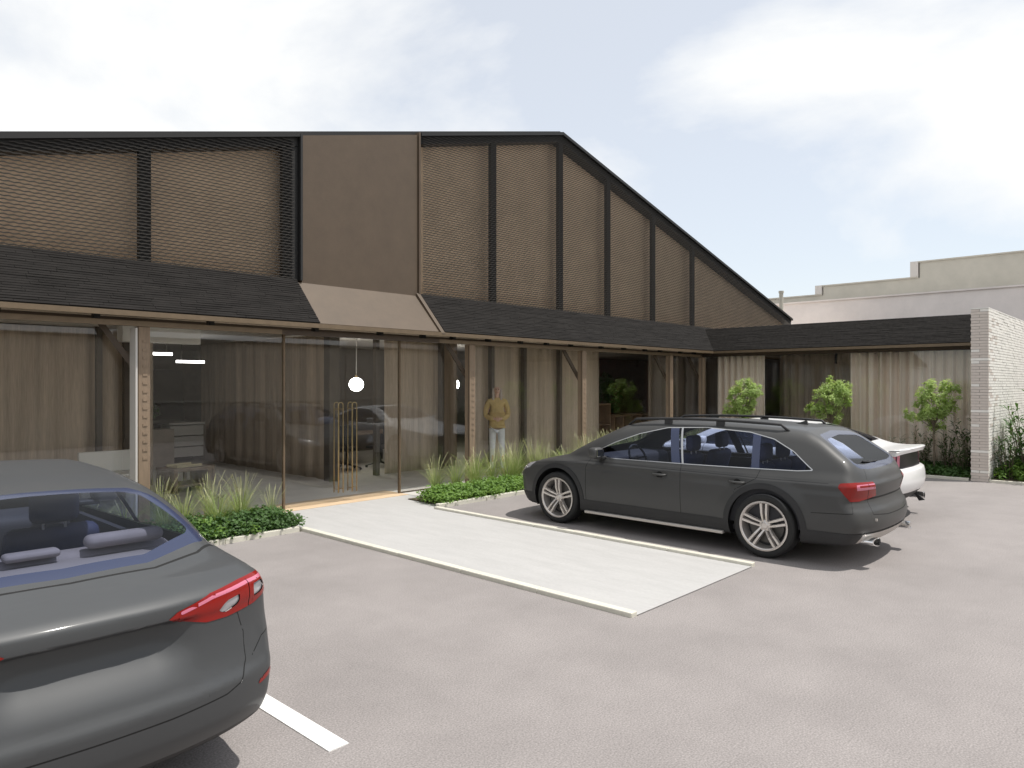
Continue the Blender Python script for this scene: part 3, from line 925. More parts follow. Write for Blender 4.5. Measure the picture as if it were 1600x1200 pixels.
def poly_sdf(px, py, poly, r=0.0):
    P_ = np.array(poly, float)
    d = np.full(px.shape, 1e9)
    ins = np.zeros(px.shape, bool)
    n = len(P_)
    for i in range(n):
        a, b = P_[i], P_[(i + 1) % n]
        ex, ey = b - a
        wx, wy = px - a[0], py - a[1]
        t = np.clip((wx * ex + wy * ey) / (ex * ex + ey * ey + 1e-12), 0, 1)
        d = np.minimum(d, (wx - ex * t)**2 + (wy - ey * t)**2)
        c = ((a[1] > py) != (b[1] > py)) & (px < (b[0] - a[0]) * (py - a[1]) / (b[1] - a[1] + 1e-12) + a[0])
        ins ^= c
    d = np.sqrt(d)
    return np.where(ins, -d, d) - r
def line_sdf(px, py, pts, w):
    d = np.full(px.shape, 1e9)
    for a, b in zip(pts[:-1], pts[1:]):
        ex, ey = b[0] - a[0], b[1] - a[1]
        t = np.clip(((px - a[0]) * ex + (py - a[1]) * ey) / (ex * ex + ey * ey), 0, 1)
        d = np.minimum(d, np.hypot(px - a[0] - ex * t, py - a[1] - ey * t))
    return d - w

class Shell:
    def __init__(s, F, xs, ys, zs):
        s.Ff = F
        X, Y, Z = np.meshgrid(xs, ys, zs, indexing='ij')
        V = F(X, Y, Z)
        nx, ny, nz = V.shape
        S = V < 0
        cs = [(i, j, k) for i in (0, 1) for j in (0, 1) for k in (0, 1)]
        sl = lambda A, i, j, k: A[i:nx - 1 + i, j:ny - 1 + j, k:nz - 1 + k]
        cnt = sum(sl(S, *c).astype(int) for c in cs)
        act = (cnt > 0) & (cnt < 8)
        acc = np.zeros(act.shape + (3,)); num = np.zeros(act.shape)
        for ax in range(3):
            for c in cs:
                if c[ax] == 1: continue
                c2 = list(c); c2[ax] = 1
                a, b = sl(V, *c), sl(V, *c2)
                m = (a < 0) != (b < 0)
                t = np.where(m, a / np.where(m, a - b, 1), 0)
                for q in range(3):
                    acc[..., q] += np.where(m, (t if q == ax else c[q]), 0)
                num += m
        idx = -np.ones(act.shape, int)
        idx[act] = np.arange(act.sum())
        I = np.argwhere(act)
        pos = acc[act] / num[act][:, None] + I
        st = np.array([xs[1] - xs[0], ys[1] - ys[0], zs[1] - zs[0]])
        P0 = pos * st + np.array([xs[0], ys[0], zs[0]])
        quads = []
        for ax in range(3):
            o = [q for q in range(3) if q != ax]
            A = S[tuple(slice(0, -1) if q == ax else slice(1, -1) for q in range(3))]
            Bm = S[tuple(slice(1, None) if q == ax else slice(1, -1) for q in range(3))]
            e = np.argwhere(A != Bm)
            fl = A[A != Bm]
            def cell(d0, d1):
                c = e.copy()
                c[:, o[0]] += d0
                c[:, o[1]] += d1
                return idx[c[:, 0], c[:, 1], c[:, 2]]
            q = np.stack([cell(0, 0), cell(1, 0), cell(1, 1), cell(0, 1)], 1)
            flip = fl if ax != 1 else ~fl
            q[~flip] = q[~flip][:, ::-1]
            quads.append(q)
        Q = np.concatenate(quads)
        for _ in range(6):
            g, f = s.grad(P0)
            n2 = (g**2).sum(1)
            step = g * (f / np.maximum(n2, 0.05))[:, None]
            l = np.linalg.norm(step, axis=1)
            step *= np.minimum(1, 0.02 / np.maximum(l, 1e-9))[:, None]
            P0 = P0 - step
        s.V = [tuple(p) for p in P0]
        s.F = [tuple(q) for q in Q.tolist()]
        s.L = ['body'] * len(s.F)
    def grad(s, P0):
        e = 0.004
        x, y, z = P0.T
        f = s.Ff(x, y, z)
        g = np.stack([s.Ff(x + e, y, z) - s.Ff(x - e, y, z), s.Ff(x, y + e, z) - s.Ff(x, y - e, z), s.Ff(x, y, z + e) - s.Ff(x, y, z - e)], 1) / (2 * e)
        return g, f
    def cut(s, fn, frm, new):
        A = np.array(s.V)
        d = fn(A[:, 0], A[:, 1], A[:, 2])
        d = np.where(np.abs(d) < 2e-4, 1e-9 * 0 + 0.0, d)
        dl = d.tolist()
        cache = {}
        V = s.V
        NF, NL = [], []
        frm = set([frm] if isinstance(frm, str) else frm)
        for f, lab in zip(s.F, s.L):
            if lab not in frm:
                NF.append(f); NL.append(lab); continue
            ds = [dl[i] for i in f]
            mn, mx = min(ds), max(ds)
            if mn >= 0:
                NF.append(f); NL.append(lab); continue
            if mx <= 0:
                NF.append(f); NL.append(new); continue
            pin, pout = [], []
            n = len(f)
            for k in range(n):
                i, j = f[k], f[(k + 1) % n]
                a, b = ds[k], ds[(k + 1) % n]
                if a <= 0: pin.append(i)
                if a >= 0: pout.append(i)
                if (a < 0 < b) or (b < 0 < a):
                    key = (i, j) if i < j else (j, i)
                    v = cache.get(key)
                    if v is None:
                        t = a / (a - b)
                        p, q = V[i], V[j]
                        V.append((p[0] + (q[0] - p[0]) * t, p[1] + (q[1] - p[1]) * t, p[2] + (q[2] - p[2]) * t))
                        v = len(V) - 1
                        dl.append(0.0)
                        cache[key] = v
                    pin.append(v); pout.append(v)
            if len(pin) > 2: NF.append(tuple(pin)); NL.append(new)
            if len(pout) > 2: NF.append(tuple(pout)); NL.append(lab)
        s.F, s.L = NF, NL
    def refine(s, fn, frm, reach, n=5):
        A = np.array(s.V)
        d = fn(A[:, 0], A[:, 1], A[:, 2])
        frm = set([frm] if isinstance(frm, str) else frm)
        NF, NL = [], []
        for f, lab in zip(s.F, s.L):
            if lab not in frm or len(f) != 4 or min(d[i] for i in f) > reach or max(abs(s.V[f[0]][q] - s.V[f[2]][q]) for q in range(3)) < 0.012:
                NF.append(f); NL.append(lab); continue
            a, b, c, e = (np.array(s.V[i]) for i in f)
            base = len(s.V)
            for i in range(n + 1):
                for j in range(n + 1):
                    u, v = i / n, j / n
                    s.V.append(tuple(a * (1 - u) * (1 - v) + b * u * (1 - v) + c * u * v + e * (1 - u) * v))
            for i in range(n):
                for j in range(n):
                    q = base + i * (n + 1) + j
                    NF.append((q, q + n + 1, q + n + 2, q + 1)); NL.append(lab)
        s.F, s.L = NF, NL
    def finish(s):
        A = np.array(s.V)
        for _ in range(2):
            g, f = s.grad(A)
            n2 = (g**2).sum(1)
            step = g * (f / np.maximum(n2, 0.05))[:, None]
            l = np.linalg.norm(step, axis=1)
            A = A - step * np.minimum(1, 0.004 / np.maximum(l, 1e-9))[:, None]
        g, f = s.grad(A)
        s.A = A
        s.N = g / np.maximum(np.linalg.norm(g, axis=1), 1e-9)[:, None]
    def part(s, label, name, m, parent, off=0.0, sel=None, thick=0.0):
        fs = [f for f, l in zip(s.F, s.L) if l == label]
        if sel is not None and fs:
            cen = np.array([s.A[list(f)].mean(0) for f in fs])
            k = sel(cen[:, 0], cen[:, 1], cen[:, 2])
            fs = [f for f, q in zip(fs, k) if q]
        if not fs: return None
        used = sorted({i for f in fs for i in f})
        mp = {v: i for i, v in enumerate(used)}
        P0 = s.A[used] + s.N[used] * off
        me = bpy.data.meshes.new(name)
        me.from_pydata(P0.tolist(), [], [tuple(mp[i] for i in f) for f in fs])
        me.materials.append(m)
        me.polygons.foreach_set('use_smooth', [True] * len(me.polygons))
        me.update()
        me.normals_split_custom_set_from_vertices(s.N[used].tolist())
        o = link_mesh(name, me, parent)
        if thick > 0:
            md = o.modifiers.new('thickness', 'SOLIDIFY')
            md.thickness = thick; md.offset = -1
        return o

# ---- wheel: tyre, rim with five pairs of spokes, brake disc
def make_wheel(parent, x, y, rad, width, rim_r, side, style='double'):
    w = empty('wheel', (x, y, rad), 0, None, None, None, parent)
    s = side
    h = width / 2
    prof = [(rim_r - .005, -h * .78), (rim_r + .012, -h * .96), (rad * .90, -h), (rad * .965, -h * .92), (rad * .992, -h * .7), (rad, -h * .35), (rad, h * .35), (rad * .992, h * .7), (rad * .965, h * .92), (rad * .90, h), (rim_r + .012, h * .96), (rim_r - .005, h * .78)]
    MB().lathe(prof, 56, 'y').build('tyre', M['rubber'], w, smooth=True)
    yo = s * h
    rp = [(rim_r, yo * .90), (rim_r + .004, yo * .97), (rim_r - .012, yo * .98), (rim_r - .022, yo * .90), (rim_r - .026, yo * .6), (rim_r - .05, -yo * .6), (rim_r - .02, -yo * .8)]
    rm = MB().lathe(rp, 56, 'y')
    ri = rim_r - .02
    def spoke(a, r0, r1, w0, w1, y0, y1, t):
        ca, sa = math.cos(a), math.sin(a)
        V = []
        for (r, ww, yy) in ((r0, w0, y0), (r0 * .55 + r1 * .45, (w0 * .45 + w1 * .55), y0 * .6 + y1 * .4 + s * .004), (r1, w1, y1)):
            for (u, v) in ((-ww, -t), (-ww * .62, 0), (ww * .62, 0), (ww, -t)):
                V.append((ca * r - sa * u, yy + s * v, sa * r + ca * u))
        F = []
        for i in range(2):
            for k in range(4):
                F.append((i * 4 + k, i * 4 + (k + 1) % 4, i * 4 + 4 + (k + 1) % 4, i * 4 + 4 + k))
        F.append((8, 9, 10, 11))
        rm.add(V, F)
    for k in range(5):
        a = math.pi / 2 + k * 2 * math.pi / 5 + (0.0 if s > 0 else 0)
        if style == 'double':
            for d in (-1, 1):
                a0, a1 = a + d * 0.30, a + d * 0.115
                # spoke runs from hub to rim nearly parallel to its twin
                off = 0.026 * d
                ca, sa = math.cos(a), math.sin(a)
                V = []
                for (r, ww, yy) in ((0.04, .014, s * h * .62), (rim_r * .5, .019, s * h * .86), (ri, .021, s * h * .90)):
                    oo = off * (0.75 + 0.5 * r / rim_r)
                    for (u, v) in ((-ww, -.035), (-ww * .6, 0), (ww * .6, 0), (ww, -.035)):
                        uu = oo + u
                        V.append((ca * r - sa * uu, yy + s * v, sa * r + ca * uu))
                F = []
                for i in range(2):
                    for q in range(4):
                        F.append((i * 4 + q, i * 4 + (q + 1) % 4, i * 4 + 4 + (q + 1) % 4, i * 4 + 4 + q))
                F.append((8, 9, 10, 11))
                rm.add(V, F)
        else:
            spoke(a, 0.03, ri, .045, .028, s * h * .6, s * h * .9, .03)
    hub = [(0.001, s * h * .70), (0.030, s * h * .70), (0.036, s * h * .64), (0.062, s * h * .58), (0.075, s * h * .35)]
    rm.lathe(hub, 24, 'y')
    rm.build('rim', M['alloy'], w)
    MB().lathe([(0.03, s * h * .12), (rim_r - .075, s * h * .12), (rim_r - .075, s * h * .0), (0.03, 0)], 32, 'y').build('brake_disc', M['alloy_dark'], w)
    MB().lathe([(0.001, -s * h * .1), (rim_r - .03, -s * h * .1)], 32, 'y').build('wheel_back', M['cladding'], w)
    return w

def rounded_box(name, x0, x1, y0, y1, z0, z1, m, parent, b=0.04, seg=3, rot=None, loc=None):
    me = bpy.data.meshes.new(name)
    mb = MB().box(x0, x1, y0, y1, z0, z1)
    me.from_pydata(mb.V, [], mb.F)
    bm = bmesh.new(); bm.from_mesh(me)
    bmesh.ops.bevel(bm, geom=list(bm.edges), offset=b, segments=seg, affect='EDGES', profile=0.5)
    bm.to_mesh(me); bm.free()
    me.materials.append(m)
    me.polygons.foreach_set('use_smooth', [True] * len(me.polygons))
    o = link_mesh(name, me, parent)
    if rot: o.rotation_euler = rot
    if loc: o.location = loc
    return o

def car_seat(parent, x, y, m, hr=True, low=0.26, tall=0.62, w=0.25, head_z=None, flat_head=False):
    s = empty('car_seat', (x, y, low), 0, None, None, None, parent)
    rounded_box('cushion', -0.05, 0.48, -w, w, 0.0, 0.20, m, s, 0.05)
    rounded_box('backrest', -0.07, 0.07, -w, w, 0, tall, m, s, 0.06, rot=(0, R(-16), 0), loc=(0, 0, 0.10))
    hx = -0.27 * tall - 0.02
    if hr:
        if flat_head:
            rounded_box('headrest', hx - .05, hx + .05, -w * .82, w * .82, tall + .08, tall + .19, m, s, 0.045, 4)
        else:
            rounded_box('headrest', hx - .05, hx + .05, -.135, .135, tall + .10, tall + .30, m, s, 0.048, 4)
        for yy in (-.06, .06):
            MB().tube([(hx, yy, tall * .95), (hx, yy, tall + .15)], 0.008, 6).build('headrest_bar', M['silver'], s)
    return s

def build_car(name, spec, loc, label, group=None):
    c = spec
    L, W = c['L'], c['W']
    root = empty(name, loc, R(90), label, c['cat'], group)
    wplan, hl, hg, wg = pchip(c['wplan']), pchip(c['hl']), pchip(c['hg']), pchip(c['wg'])
    inset = pchip(c['inset']); xr = pchip(c['xr']); xf = pchip(c['xf']); tum = pchip(c['tumble'])
    zb = pchip(c['zb'])
    wh = c['wheels']
    def F(x, y, z):
        a = np.abs(y)
        flare = 0
        for (xw, rw) in wh:
            rr = np.hypot(x - xw, z - rw)
            flare = flare + c['flare'] * (1 - sstep(c['arch'] + .02, c['arch'] + .20, rr)) * sstep(0.0, 0.1, z)
        w = wplan(x) + inset(z) + flare
        low_side = a - w
        low_top = z - hl(x) + c['crown_l'] * (a / W)**2 * (1 + 0 * x)
        gs = (a - wg(x) + tum(z)) * 0.95
        gt = z - hg(x + c['cgr'] * a * a * np.where(x < L * .5, 1.0, -1.0)) + c['crown_g'] * a * a
        low = smax(low_side, low_top * .95, c['r_sh'])
        g = smax(gs, gt * .9, c['r_gh'])
        U = smin(low, g, c['r_un'])
        rear = xr(z) + (c['recess'](a, z) if 'recess' in c else 0) + c['cr'] * a * a + c['cr4'] * a**4 - x
        front = x - xf(z) + c['cf'] * a * a + c['cf4'] * a**4
        U = smax(U, rear, c['r_re'])
        U = smax(U, front, 0.10)
        return smax(U, zb(x) - z, 0.03)
    st = c.get('res', 0.026)
    sh = Shell(F, np.arange(-0.06, L + 0.08, st), np.arange(-W - .07, W + .0701, (2 * W + .14) / round((2 * W + .14) / st)), np.arange(0.1, c['H'] + 0.08, st))
    # wheel arches
    for (xw, rw) in wh:
        sh.cut(lambda x, y, z: np.maximum(np.hypot(x - xw, z - rw) - c['arch'], 0.55 - np.abs(y)), 'body', 'void')
    for (fn, frm, new) in c['cuts']:
        if new in ('gap', 'crease_shade', 'tpink') or (new == 'trim' and not isinstance(frm, str)) or (frm == 'tlamp_clear' and new == 'tlamp'):
            sh.refine(fn, frm, st * .8)
        sh.cut(fn, frm, new)
    sh.finish()
    for (lab, nm, m, off, sel) in c['parts']:
        po = sh.part(lab, nm, m, root, off, sel)
        if po and nm in ('panel_gap', 'crease_shade_line'): po['kind'] = 'stuff'
    # wheel housings
    for (xw, rw) in wh:
        for s in (-1, 1):
            r_ = c['arch'] + 0.015
            V, Fc = [], []
            n = 20
            for k in range(n + 1):
                t = -0.35 + (math.pi + .7) * k / n
                V += [(xw + r_ * math.cos(t), s * (W - .03 - 0.02), rw + r_ * math.sin(t)), (xw + r_ * math.cos(t), s * (W - .40), rw + r_ * math.sin(t))]
            for k in range(n):
                Fc.append((2 * k, 2 * k + 1, 2 * k + 3, 2 * k + 2))
            V.append((xw, s * (W - .40), rw)); ci = len(V) - 1
            for k in range(n): Fc.append((2 * k + 1, ci, 2 * k + 3))
            raw('wheel_housing', V, Fc, M['gap'], root, True)
            make_wheel(root, xw, s * (W - c['wheel_in']), rw, c['tyre_w'], c['rim'], s, c.get('spokes', 'double'))
    return root, sh

def SYM(fn):
    return fn

# ------------------------------------------------------------ the grey estate car
def estate():
    L, W = 4.94, 0.93
    roofline = [(0.0, .80), (0.10, .90), (0.20, 1.02), (0.42, 1.19), (0.66, 1.350), (0.80, 1.405), (1.2, 1.438), (1.9, 1.462), (2.5, 1.455), (2.95, 1.405), (3.35, 1.24), (3.75, 1.04), (4.0, .90), (4.94, .5)]
    win = [(0.60, 0.992), (0.64, 1.02), (0.82, 1.165), (1.06, 1.285), (1.35, 1.345), (1.9, 1.375), (2.42, 1.352), (2.80, 1.262), (3.12, 1.145), (3.36, 1.03), (3.42, .972), (3.2, .945), (2.0, .955), (1.2, .968), (0.75, .978)]
    def rear_t(x, y): return x + np.abs(y)
    HI = lambda lo: (lambda x, y, z: lo - np.abs(y))
    tail = [(0.52, .735), (0.60, .885), (0.98, .893), (1.165, .885), (1.21, .845), (1.14, .765), (1.06, .70), (0.90, .697)]
    glass_rear = lambda x, y, z: np.maximum(np.maximum(poly_sdf(np.abs(y), z, [(-.1, 1.0), (.40, 1.0), (.60, 1.02), (.655, 1.07), (.60, 1.19), (.535, 1.315), (.46, 1.345), (-.1, 1.375)]), x - 0.86), -1)
    side = lambda poly, r=0.0: (lambda x, y, z: np.maximum(poly_sdf(x, z, poly, r), 0.45 - np.abs(y)))
    spec = dict(cat='car', L=L, W=W, H=1.50,
        wplan=[(0, .80), (.12, .868), (.35, .905), (.9, .925), (2.5, .93), (3.9, .925), (4.5, .895), (4.8, .84), (4.94, .76)],
        inset=[(.15, -.07), (.24, -.035), (.34, -.012), (.55, 0.0), (.74, -.008), (.80, -.016), (.845, -.018), (.88, -.035), (.96, -.075), (1.1, -.12), (1.5, -.2)],
        hl=[(0, 1.0), (.3, 1.01), (1.0, .995), (2.5, .975), (3.5, .965), (3.9, .955), (4.3, .885), (4.7, .79), (4.94, .68)],
        hg=roofline,
        wg=[(0, .80), (.4, .84), (.9, .875), (2.0, .89), (3.2, .88), (3.9, .83), (4.9, .7)],
        tumble=[(.9, 0.0), (1.0, .035), (1.2, .125), (1.35, .21), (1.42, .27), (1.5, .36)],
        xr=[(.10, .20), (.24, .12), (.36, .035), (.48, .0), (.58, .02), (.64, .055), (.70, .075), (.80, .055), (.845, .045), (.90, .075), (1.0, .115), (1.2, .2), (1.5, .3)],
        xf=[(.10, L - .25), (.22, L - .12), (.4, L - .02), (.6, L), (.75, L - .06), (.9, L - .2), (1.5, L - .6)],
        zb=[(0, .265), (.7, .23), (2.5, .215), (4.4, .22), (4.94, .26)],
        crown_l=0.06, crown_g=0.07, cgr=0.12, r_sh=.07, r_gh=.10, r_un=.035, cr=.10, cr4=.14, r_re=.07, cf=.16, cf4=.22,
        flare=.014, arch=.405, wheels=[(1.09, .350), (4.0, .350)], wheel_in=.115, tyre_w=.235, rim=.268, res=.025)
    low = lambda h: (lambda x, y, z: z - h)
    arch = lambda r: (lambda x, y, z: np.maximum(np.minimum(np.hypot(x - 1.09, z - .35), np.hypot(x - 4.0, z - .35)) - r, 0.6 - np.abs(y)))
    cuts = [
        (side(win), 'body', 'swin'), (side(win, 0.009), 'body', 'trim'),
        (glass_rear, 'body', 'rglass'),
        (lambda x, y, z: np.maximum(glass_rear(x, y, z) + 0.045, -1), 'rglass', 'rclear'),
        (lambda x, y, z: np.maximum(np.maximum(poly_sdf(x, np.abs(y), [(3.04, -.2), (3.86, -.2), (3.74, .60), (3.66, .665), (2.98, .555)]), .93 - z), -1), 'body', 'wscreen'),
        (lambda x, y, z: line_sdf(x, z, [(2.36, 1.5), (2.18, .9)], .055), 'swin', 'pillar'),
        (lambda x, y, z: line_sdf(x, z, [(1.285, 1.5), (1.20, .9)], .045), 'swin', 'pillar'),
        (lambda x, y, z: line_sdf(x, z, [(2.22, 1.375), (2.10, .945)], .012), ('swin', 'pillar'), 'trim'),
        (lambda x, y, z: np.maximum(poly_sdf(rear_t(x, y), z, tail), x - .75), 'body', 'tlamp'),
        (lambda x, y, z: np.maximum(poly_sdf(rear_t(x, y), z, [(0.50, .80), (0.58, .88), (0.97, .88), (0.98, .80)], -.012), x - .75), 'tlamp', 'tlamp_clear'),
        (lambda x, y, z: np.maximum(line_sdf(rear_t(x, y), z, [(.52, .845), (.9, .85)], .010), x - .75), 'tlamp_clear', 'tlamp'),
        (lambda x, y, z: np.maximum(poly_sdf(rear_t(x, y), z, [(0.55, .735), (0.66, .735), (0.66, .9), (0.55, .9)], -.05), x - .75), 'tlamp_clear', 'tlamp'),
        (lambda x, y, z: np.maximum(poly_sdf(L - x + np.abs(y), z, [(.55, .64), (.75, .72), (1.25, .80), (1.36, .80), (1.30, .72), (1.0, .635)]), 4.1 - x), 'body', 'hlamp'),
        (lambda x, y, z: np.maximum(poly_sdf(np.abs(y), z, [(-.1, .35), (.42, .35), (.50, .55), (.46, .78), (-.1, .80)]), 4.4 - x), 'body', 'grille'),
        (arch(.405 + .062), 'body', 'clad'),
        (low(.375), 'body', 'clad'),
        (lambda x, y, z: np.maximum(np.maximum(z - .365, x - .45), np.abs(y) - .74), 'clad', 'diffuser'),
        # panel gaps
        (lambda x, y, z: np.maximum(line_sdf(x, z, [(2.12, .96), (2.10, .37)], .0035), .6 - np.abs(y)), 'body', 'gap'),
        (lambda x, y, z: np.maximum(line_sdf(x, z, [(3.44, .97), (3.52, .80), (3.50, .37)], .0035), .6 - np.abs(y)), 'body', 'gap'),
        (lambda x, y, z: np.maximum(line_sdf(x, z, [(1.14, .99), (1.18, .86), (1.42, .72), (1.52, .37)], .0035), .6 - np.abs(y)), 'body', 'gap'),
        (lambda x, y, z: np.maximum(line_sdf(x, z, [(4.62, .775), (3.5, .885), (2.2, .872), (1.0, .868), (.42, .872)], .0045), .6 - np.abs(y)), 'body', 'crease_shade'),  # dark line painted for the shade along the body crease
        (lambda x, y, z: np.maximum(line_sdf(rear_t(x, y), z, [(.70, 1.02), (.73, .90), (.72, .70), (.66, .56), (.3, .535), (-.2, .53)], .004), x - .5), ('body', 'tlamp', 'tlamp_clear'), 'gap'),
        (lambda x, y, z: np.maximum(line_sdf(rear_t(x, y), z, [(1.03, .70), (1.04, .585), (1.5, .56)], .0035), x - .7), 'body', 'gap'),
        (lambda x, y, z: np.maximum(line_sdf(np.abs(y), z, [(-.1, .715), (.64, .712)], .009), x - .3), 'body', 'gap'),
    ]
    spec['cuts'] = cuts
    lft = lambda x, y, z: y > 0
    rgt = lambda x, y, z: y <= 0
    G = M['paint_grey']
    parts = [('body', 'body', G, 0, None), ('trim', 'window_trim', M['trim_silver'], .002, None),
             ('rglass', 'glass_border', M['frit'], 0, None), ('rclear', 'rear_window', M['car_glass'], -.002, None), ('wscreen', 'windscreen', M['car_glass'], 0, None),
             ('clad', 'cladding', M['cladding'], .006, None), ('diffuser', 'diffuser', M['silver'], .004, None),
             ('gap', 'panel_gap', M['gap'], -.0005, None), ('crease_shade', 'crease_shade_line', M['cladding'], -.0005, None), ('grille', 'grille', M['cladding'], -.01, None)]
    for s_ in (lft, rgt):
        for a, b in ((1.7, 9), (0, 1.7)): parts.append(('pillar', 'pillar', M['frit'], .001, (lambda q, a, b: (lambda x, y, z: q(x, y, z) & (x > a) & (x <= b)))(s_, a, b)))
        for nm, a, b in (('side_window', 2.24, 9), ('side_window', 1.25, 2.24), ('side_window', 0, 1.25)):
            parts.append(('swin', nm, M['car_glass'] if a > 2 else M['car_glass'], -.003, (lambda q, a, b: (lambda x, y, z: q(x, y, z) & (x > a) & (x <= b)))(s_, a, b)))
        parts += [('tlamp', 'tail_light', M['lamp_red'], .004, s_), ('tlamp_clear', 'tail_light_lens', M['lamp_pink'], .004, s_), ('hlamp', 'headlight', M['lamp_clear'], .002, s_)]
    spec['parts'] = parts
    cx = 8.515
    root, sh = build_car('estate_car', spec, (cx, 2.26, 0), 'dark grey estate car with black wheel arches and roof rails parked on the pale bay')
    # sill strips, exhausts, mirrors, handles, rails
    for s in (-1, 1):
        box('sill_trim', 1.56, 3.52, s * .90 - .04, s * .90 + .04, .20, .235, M['silver'], root, bevel=.006)
        box('side_sill', 1.52, 3.56, min(s * .80, s * .875), max(s * .80, s * .875), .23, .30, M['cladding'], root, bevel=.01)
        # exhaust: oval outlet
        ex = MB()
        V, Fc = [], []
        n = 24
        for (sc_, xx) in ((1.0, .02), (1.0, .20), (.78, .015), (.78, .16)):
            for k in range(n):
                t = 2 * math.pi * k / n
                V.append((xx + .05 * math.cos(t) * .5 * 0 + (0.03 if math.cos(t) * s > 0 else 0) * abs(math.cos(t)), s * .60 + .082 * sc_ * math.cos(t), .285 + .045 * sc_ * math.sin(t)))
        for a, b in ((0, 1), (2, 0), (3, 2)):
            for k in range(n): Fc.append((a * n + k, a * n + (k + 1) % n, b * n + (k + 1) % n, b * n + k))
        ex.add(V, Fc).build('exhaust', M['chrome'], root, smooth=False)
        MB().add([V[3 * n + k] for k in range(n)], [tuple(range(n))]).build('exhaust_bore', M['gap'], root)
        # mirror
        mir = rounded_box('mirror', 3.19, 3.33, min(s * .94, s * 1.13), max(s * .94, s * 1.13), .945, 1.085, M['paint_grey'], root, .045, 4)
        rounded_box('mirror_foot', 3.22, 3.34, min(s * .84, s * .98), max(s * .84, s * .98), .925, .965, M['cladding'], root, .012, 2)
        g = box('mirror_glass', 3.183, 3.188, min(s * .965, s * 1.105), max(s * .965, s * 1.105), .97, 1.06, M['chrome'], root)
        for xh in (2.30, 1.30):
            yb = .918
            h = MB().tube([(xh, s * (yb - .02), .80), (xh + .02, s * (yb + .028), .802), (xh + .17, s * (yb + .030), .802), (xh + .195, s * (yb - .02), .80)], .014, 10)
            h.build('door_handle', M['paint_grey'], root, smooth=True)
            MB().lathe([(0.001, 0), (0.045, 0)], 20, 'y', (xh + .095, s * (yb + .001), .795)).build('recess_shade_disc', M['gap'], root)  # flat black disc painted as the shade behind the handle
        # roof rail
        pts = [(0.92, s * .60, 1.36)]
        for k in range(0, 11):
            x = 1.02 + k * .19
            pts.append((x, s * (.615 - .004 * k * 0), 1.435 + .050 * math.sin(math.pi * min(1, max(0, (x - .6) / 2.8))) - 0.012))
        pts += [(3.05, s * .58, 1.37)]
        MB().tube(pts, .016, 8).build('roof_rail', M['cladding'], root, smooth=True)
        for xx in (1.75, 2.45):
            box('rail_foot', xx - .05, xx + .05, s * .608 - .015, s * .608 + .015, 1.38, 1.455, M['cladding'], root)
    # shark fin, wiper, reflector lamp dots
    MB().prism([(0.95, 1.42), (1.10, 1.43), (0.97, 1.475)], -.012, .012).build('antenna', G, root)
    MB().tube([(.225, -.04, 1.055), (.235, .16, 1.055), (.245, .36, 1.075)], .008, 6).build('wiper', M['cladding'], root)
    box('reverse_sensor', .035, .06, .565, .59, .492, .516, M['silver'], root)
    # cabin
    SM = M['seat']
    box('floor_tub', .5, 4.0, -.80, .80, .25, .30, M['interior'], root)
    rounded_box('dashboard', 3.25, 3.75, -.78, .78, .60, .94, M['interior'], root, .08, 3)
    rounded_box('boot_cover', .25, .95, -.78, .78, .86, .90, M['interior'], root, .015, 1)
    for s in (-1, 1):
        box('door_card', .5, 3.5, s * .83 - .02, s * .83 + .02, .35, .90, M['interior'], root)
        car_seat(root, 2.42, s * .38, SM, low=.34)
    for y in (-.50, 0, .50):
        car_seat(root, 1.42, y, SM, low=.38, tall=.54, w=.235)
    stw = MB()
    ring = []
    c0 = Vector((3.05, .38, .92)); a = R(25)
    for k in range(25):
        t = 2 * math.pi * k / 24
        ring.append(c0 + Vector((-math.sin(a) * .18 * math.sin(t) * -1, .18 * math.cos(t), math.cos(a) * .18 * math.sin(t))))
    stw.tube(ring, .014, 8, caps=False)
    stw.tube([c0, c0 + Vector((.25, 0, -.1))], .03, 8)
    stw.bar(c0 + Vector((0, -.17, 0)), c0 + Vector((0, .17, 0)), .05, .02)
    stw.build('steering_wheel', M['interior'], root, smooth=True)
    rounded_box('inner_mirror', 3.06, 3.09, -.11, .11, 1.25, 1.31, M['interior'], root, .012, 2)
    return root

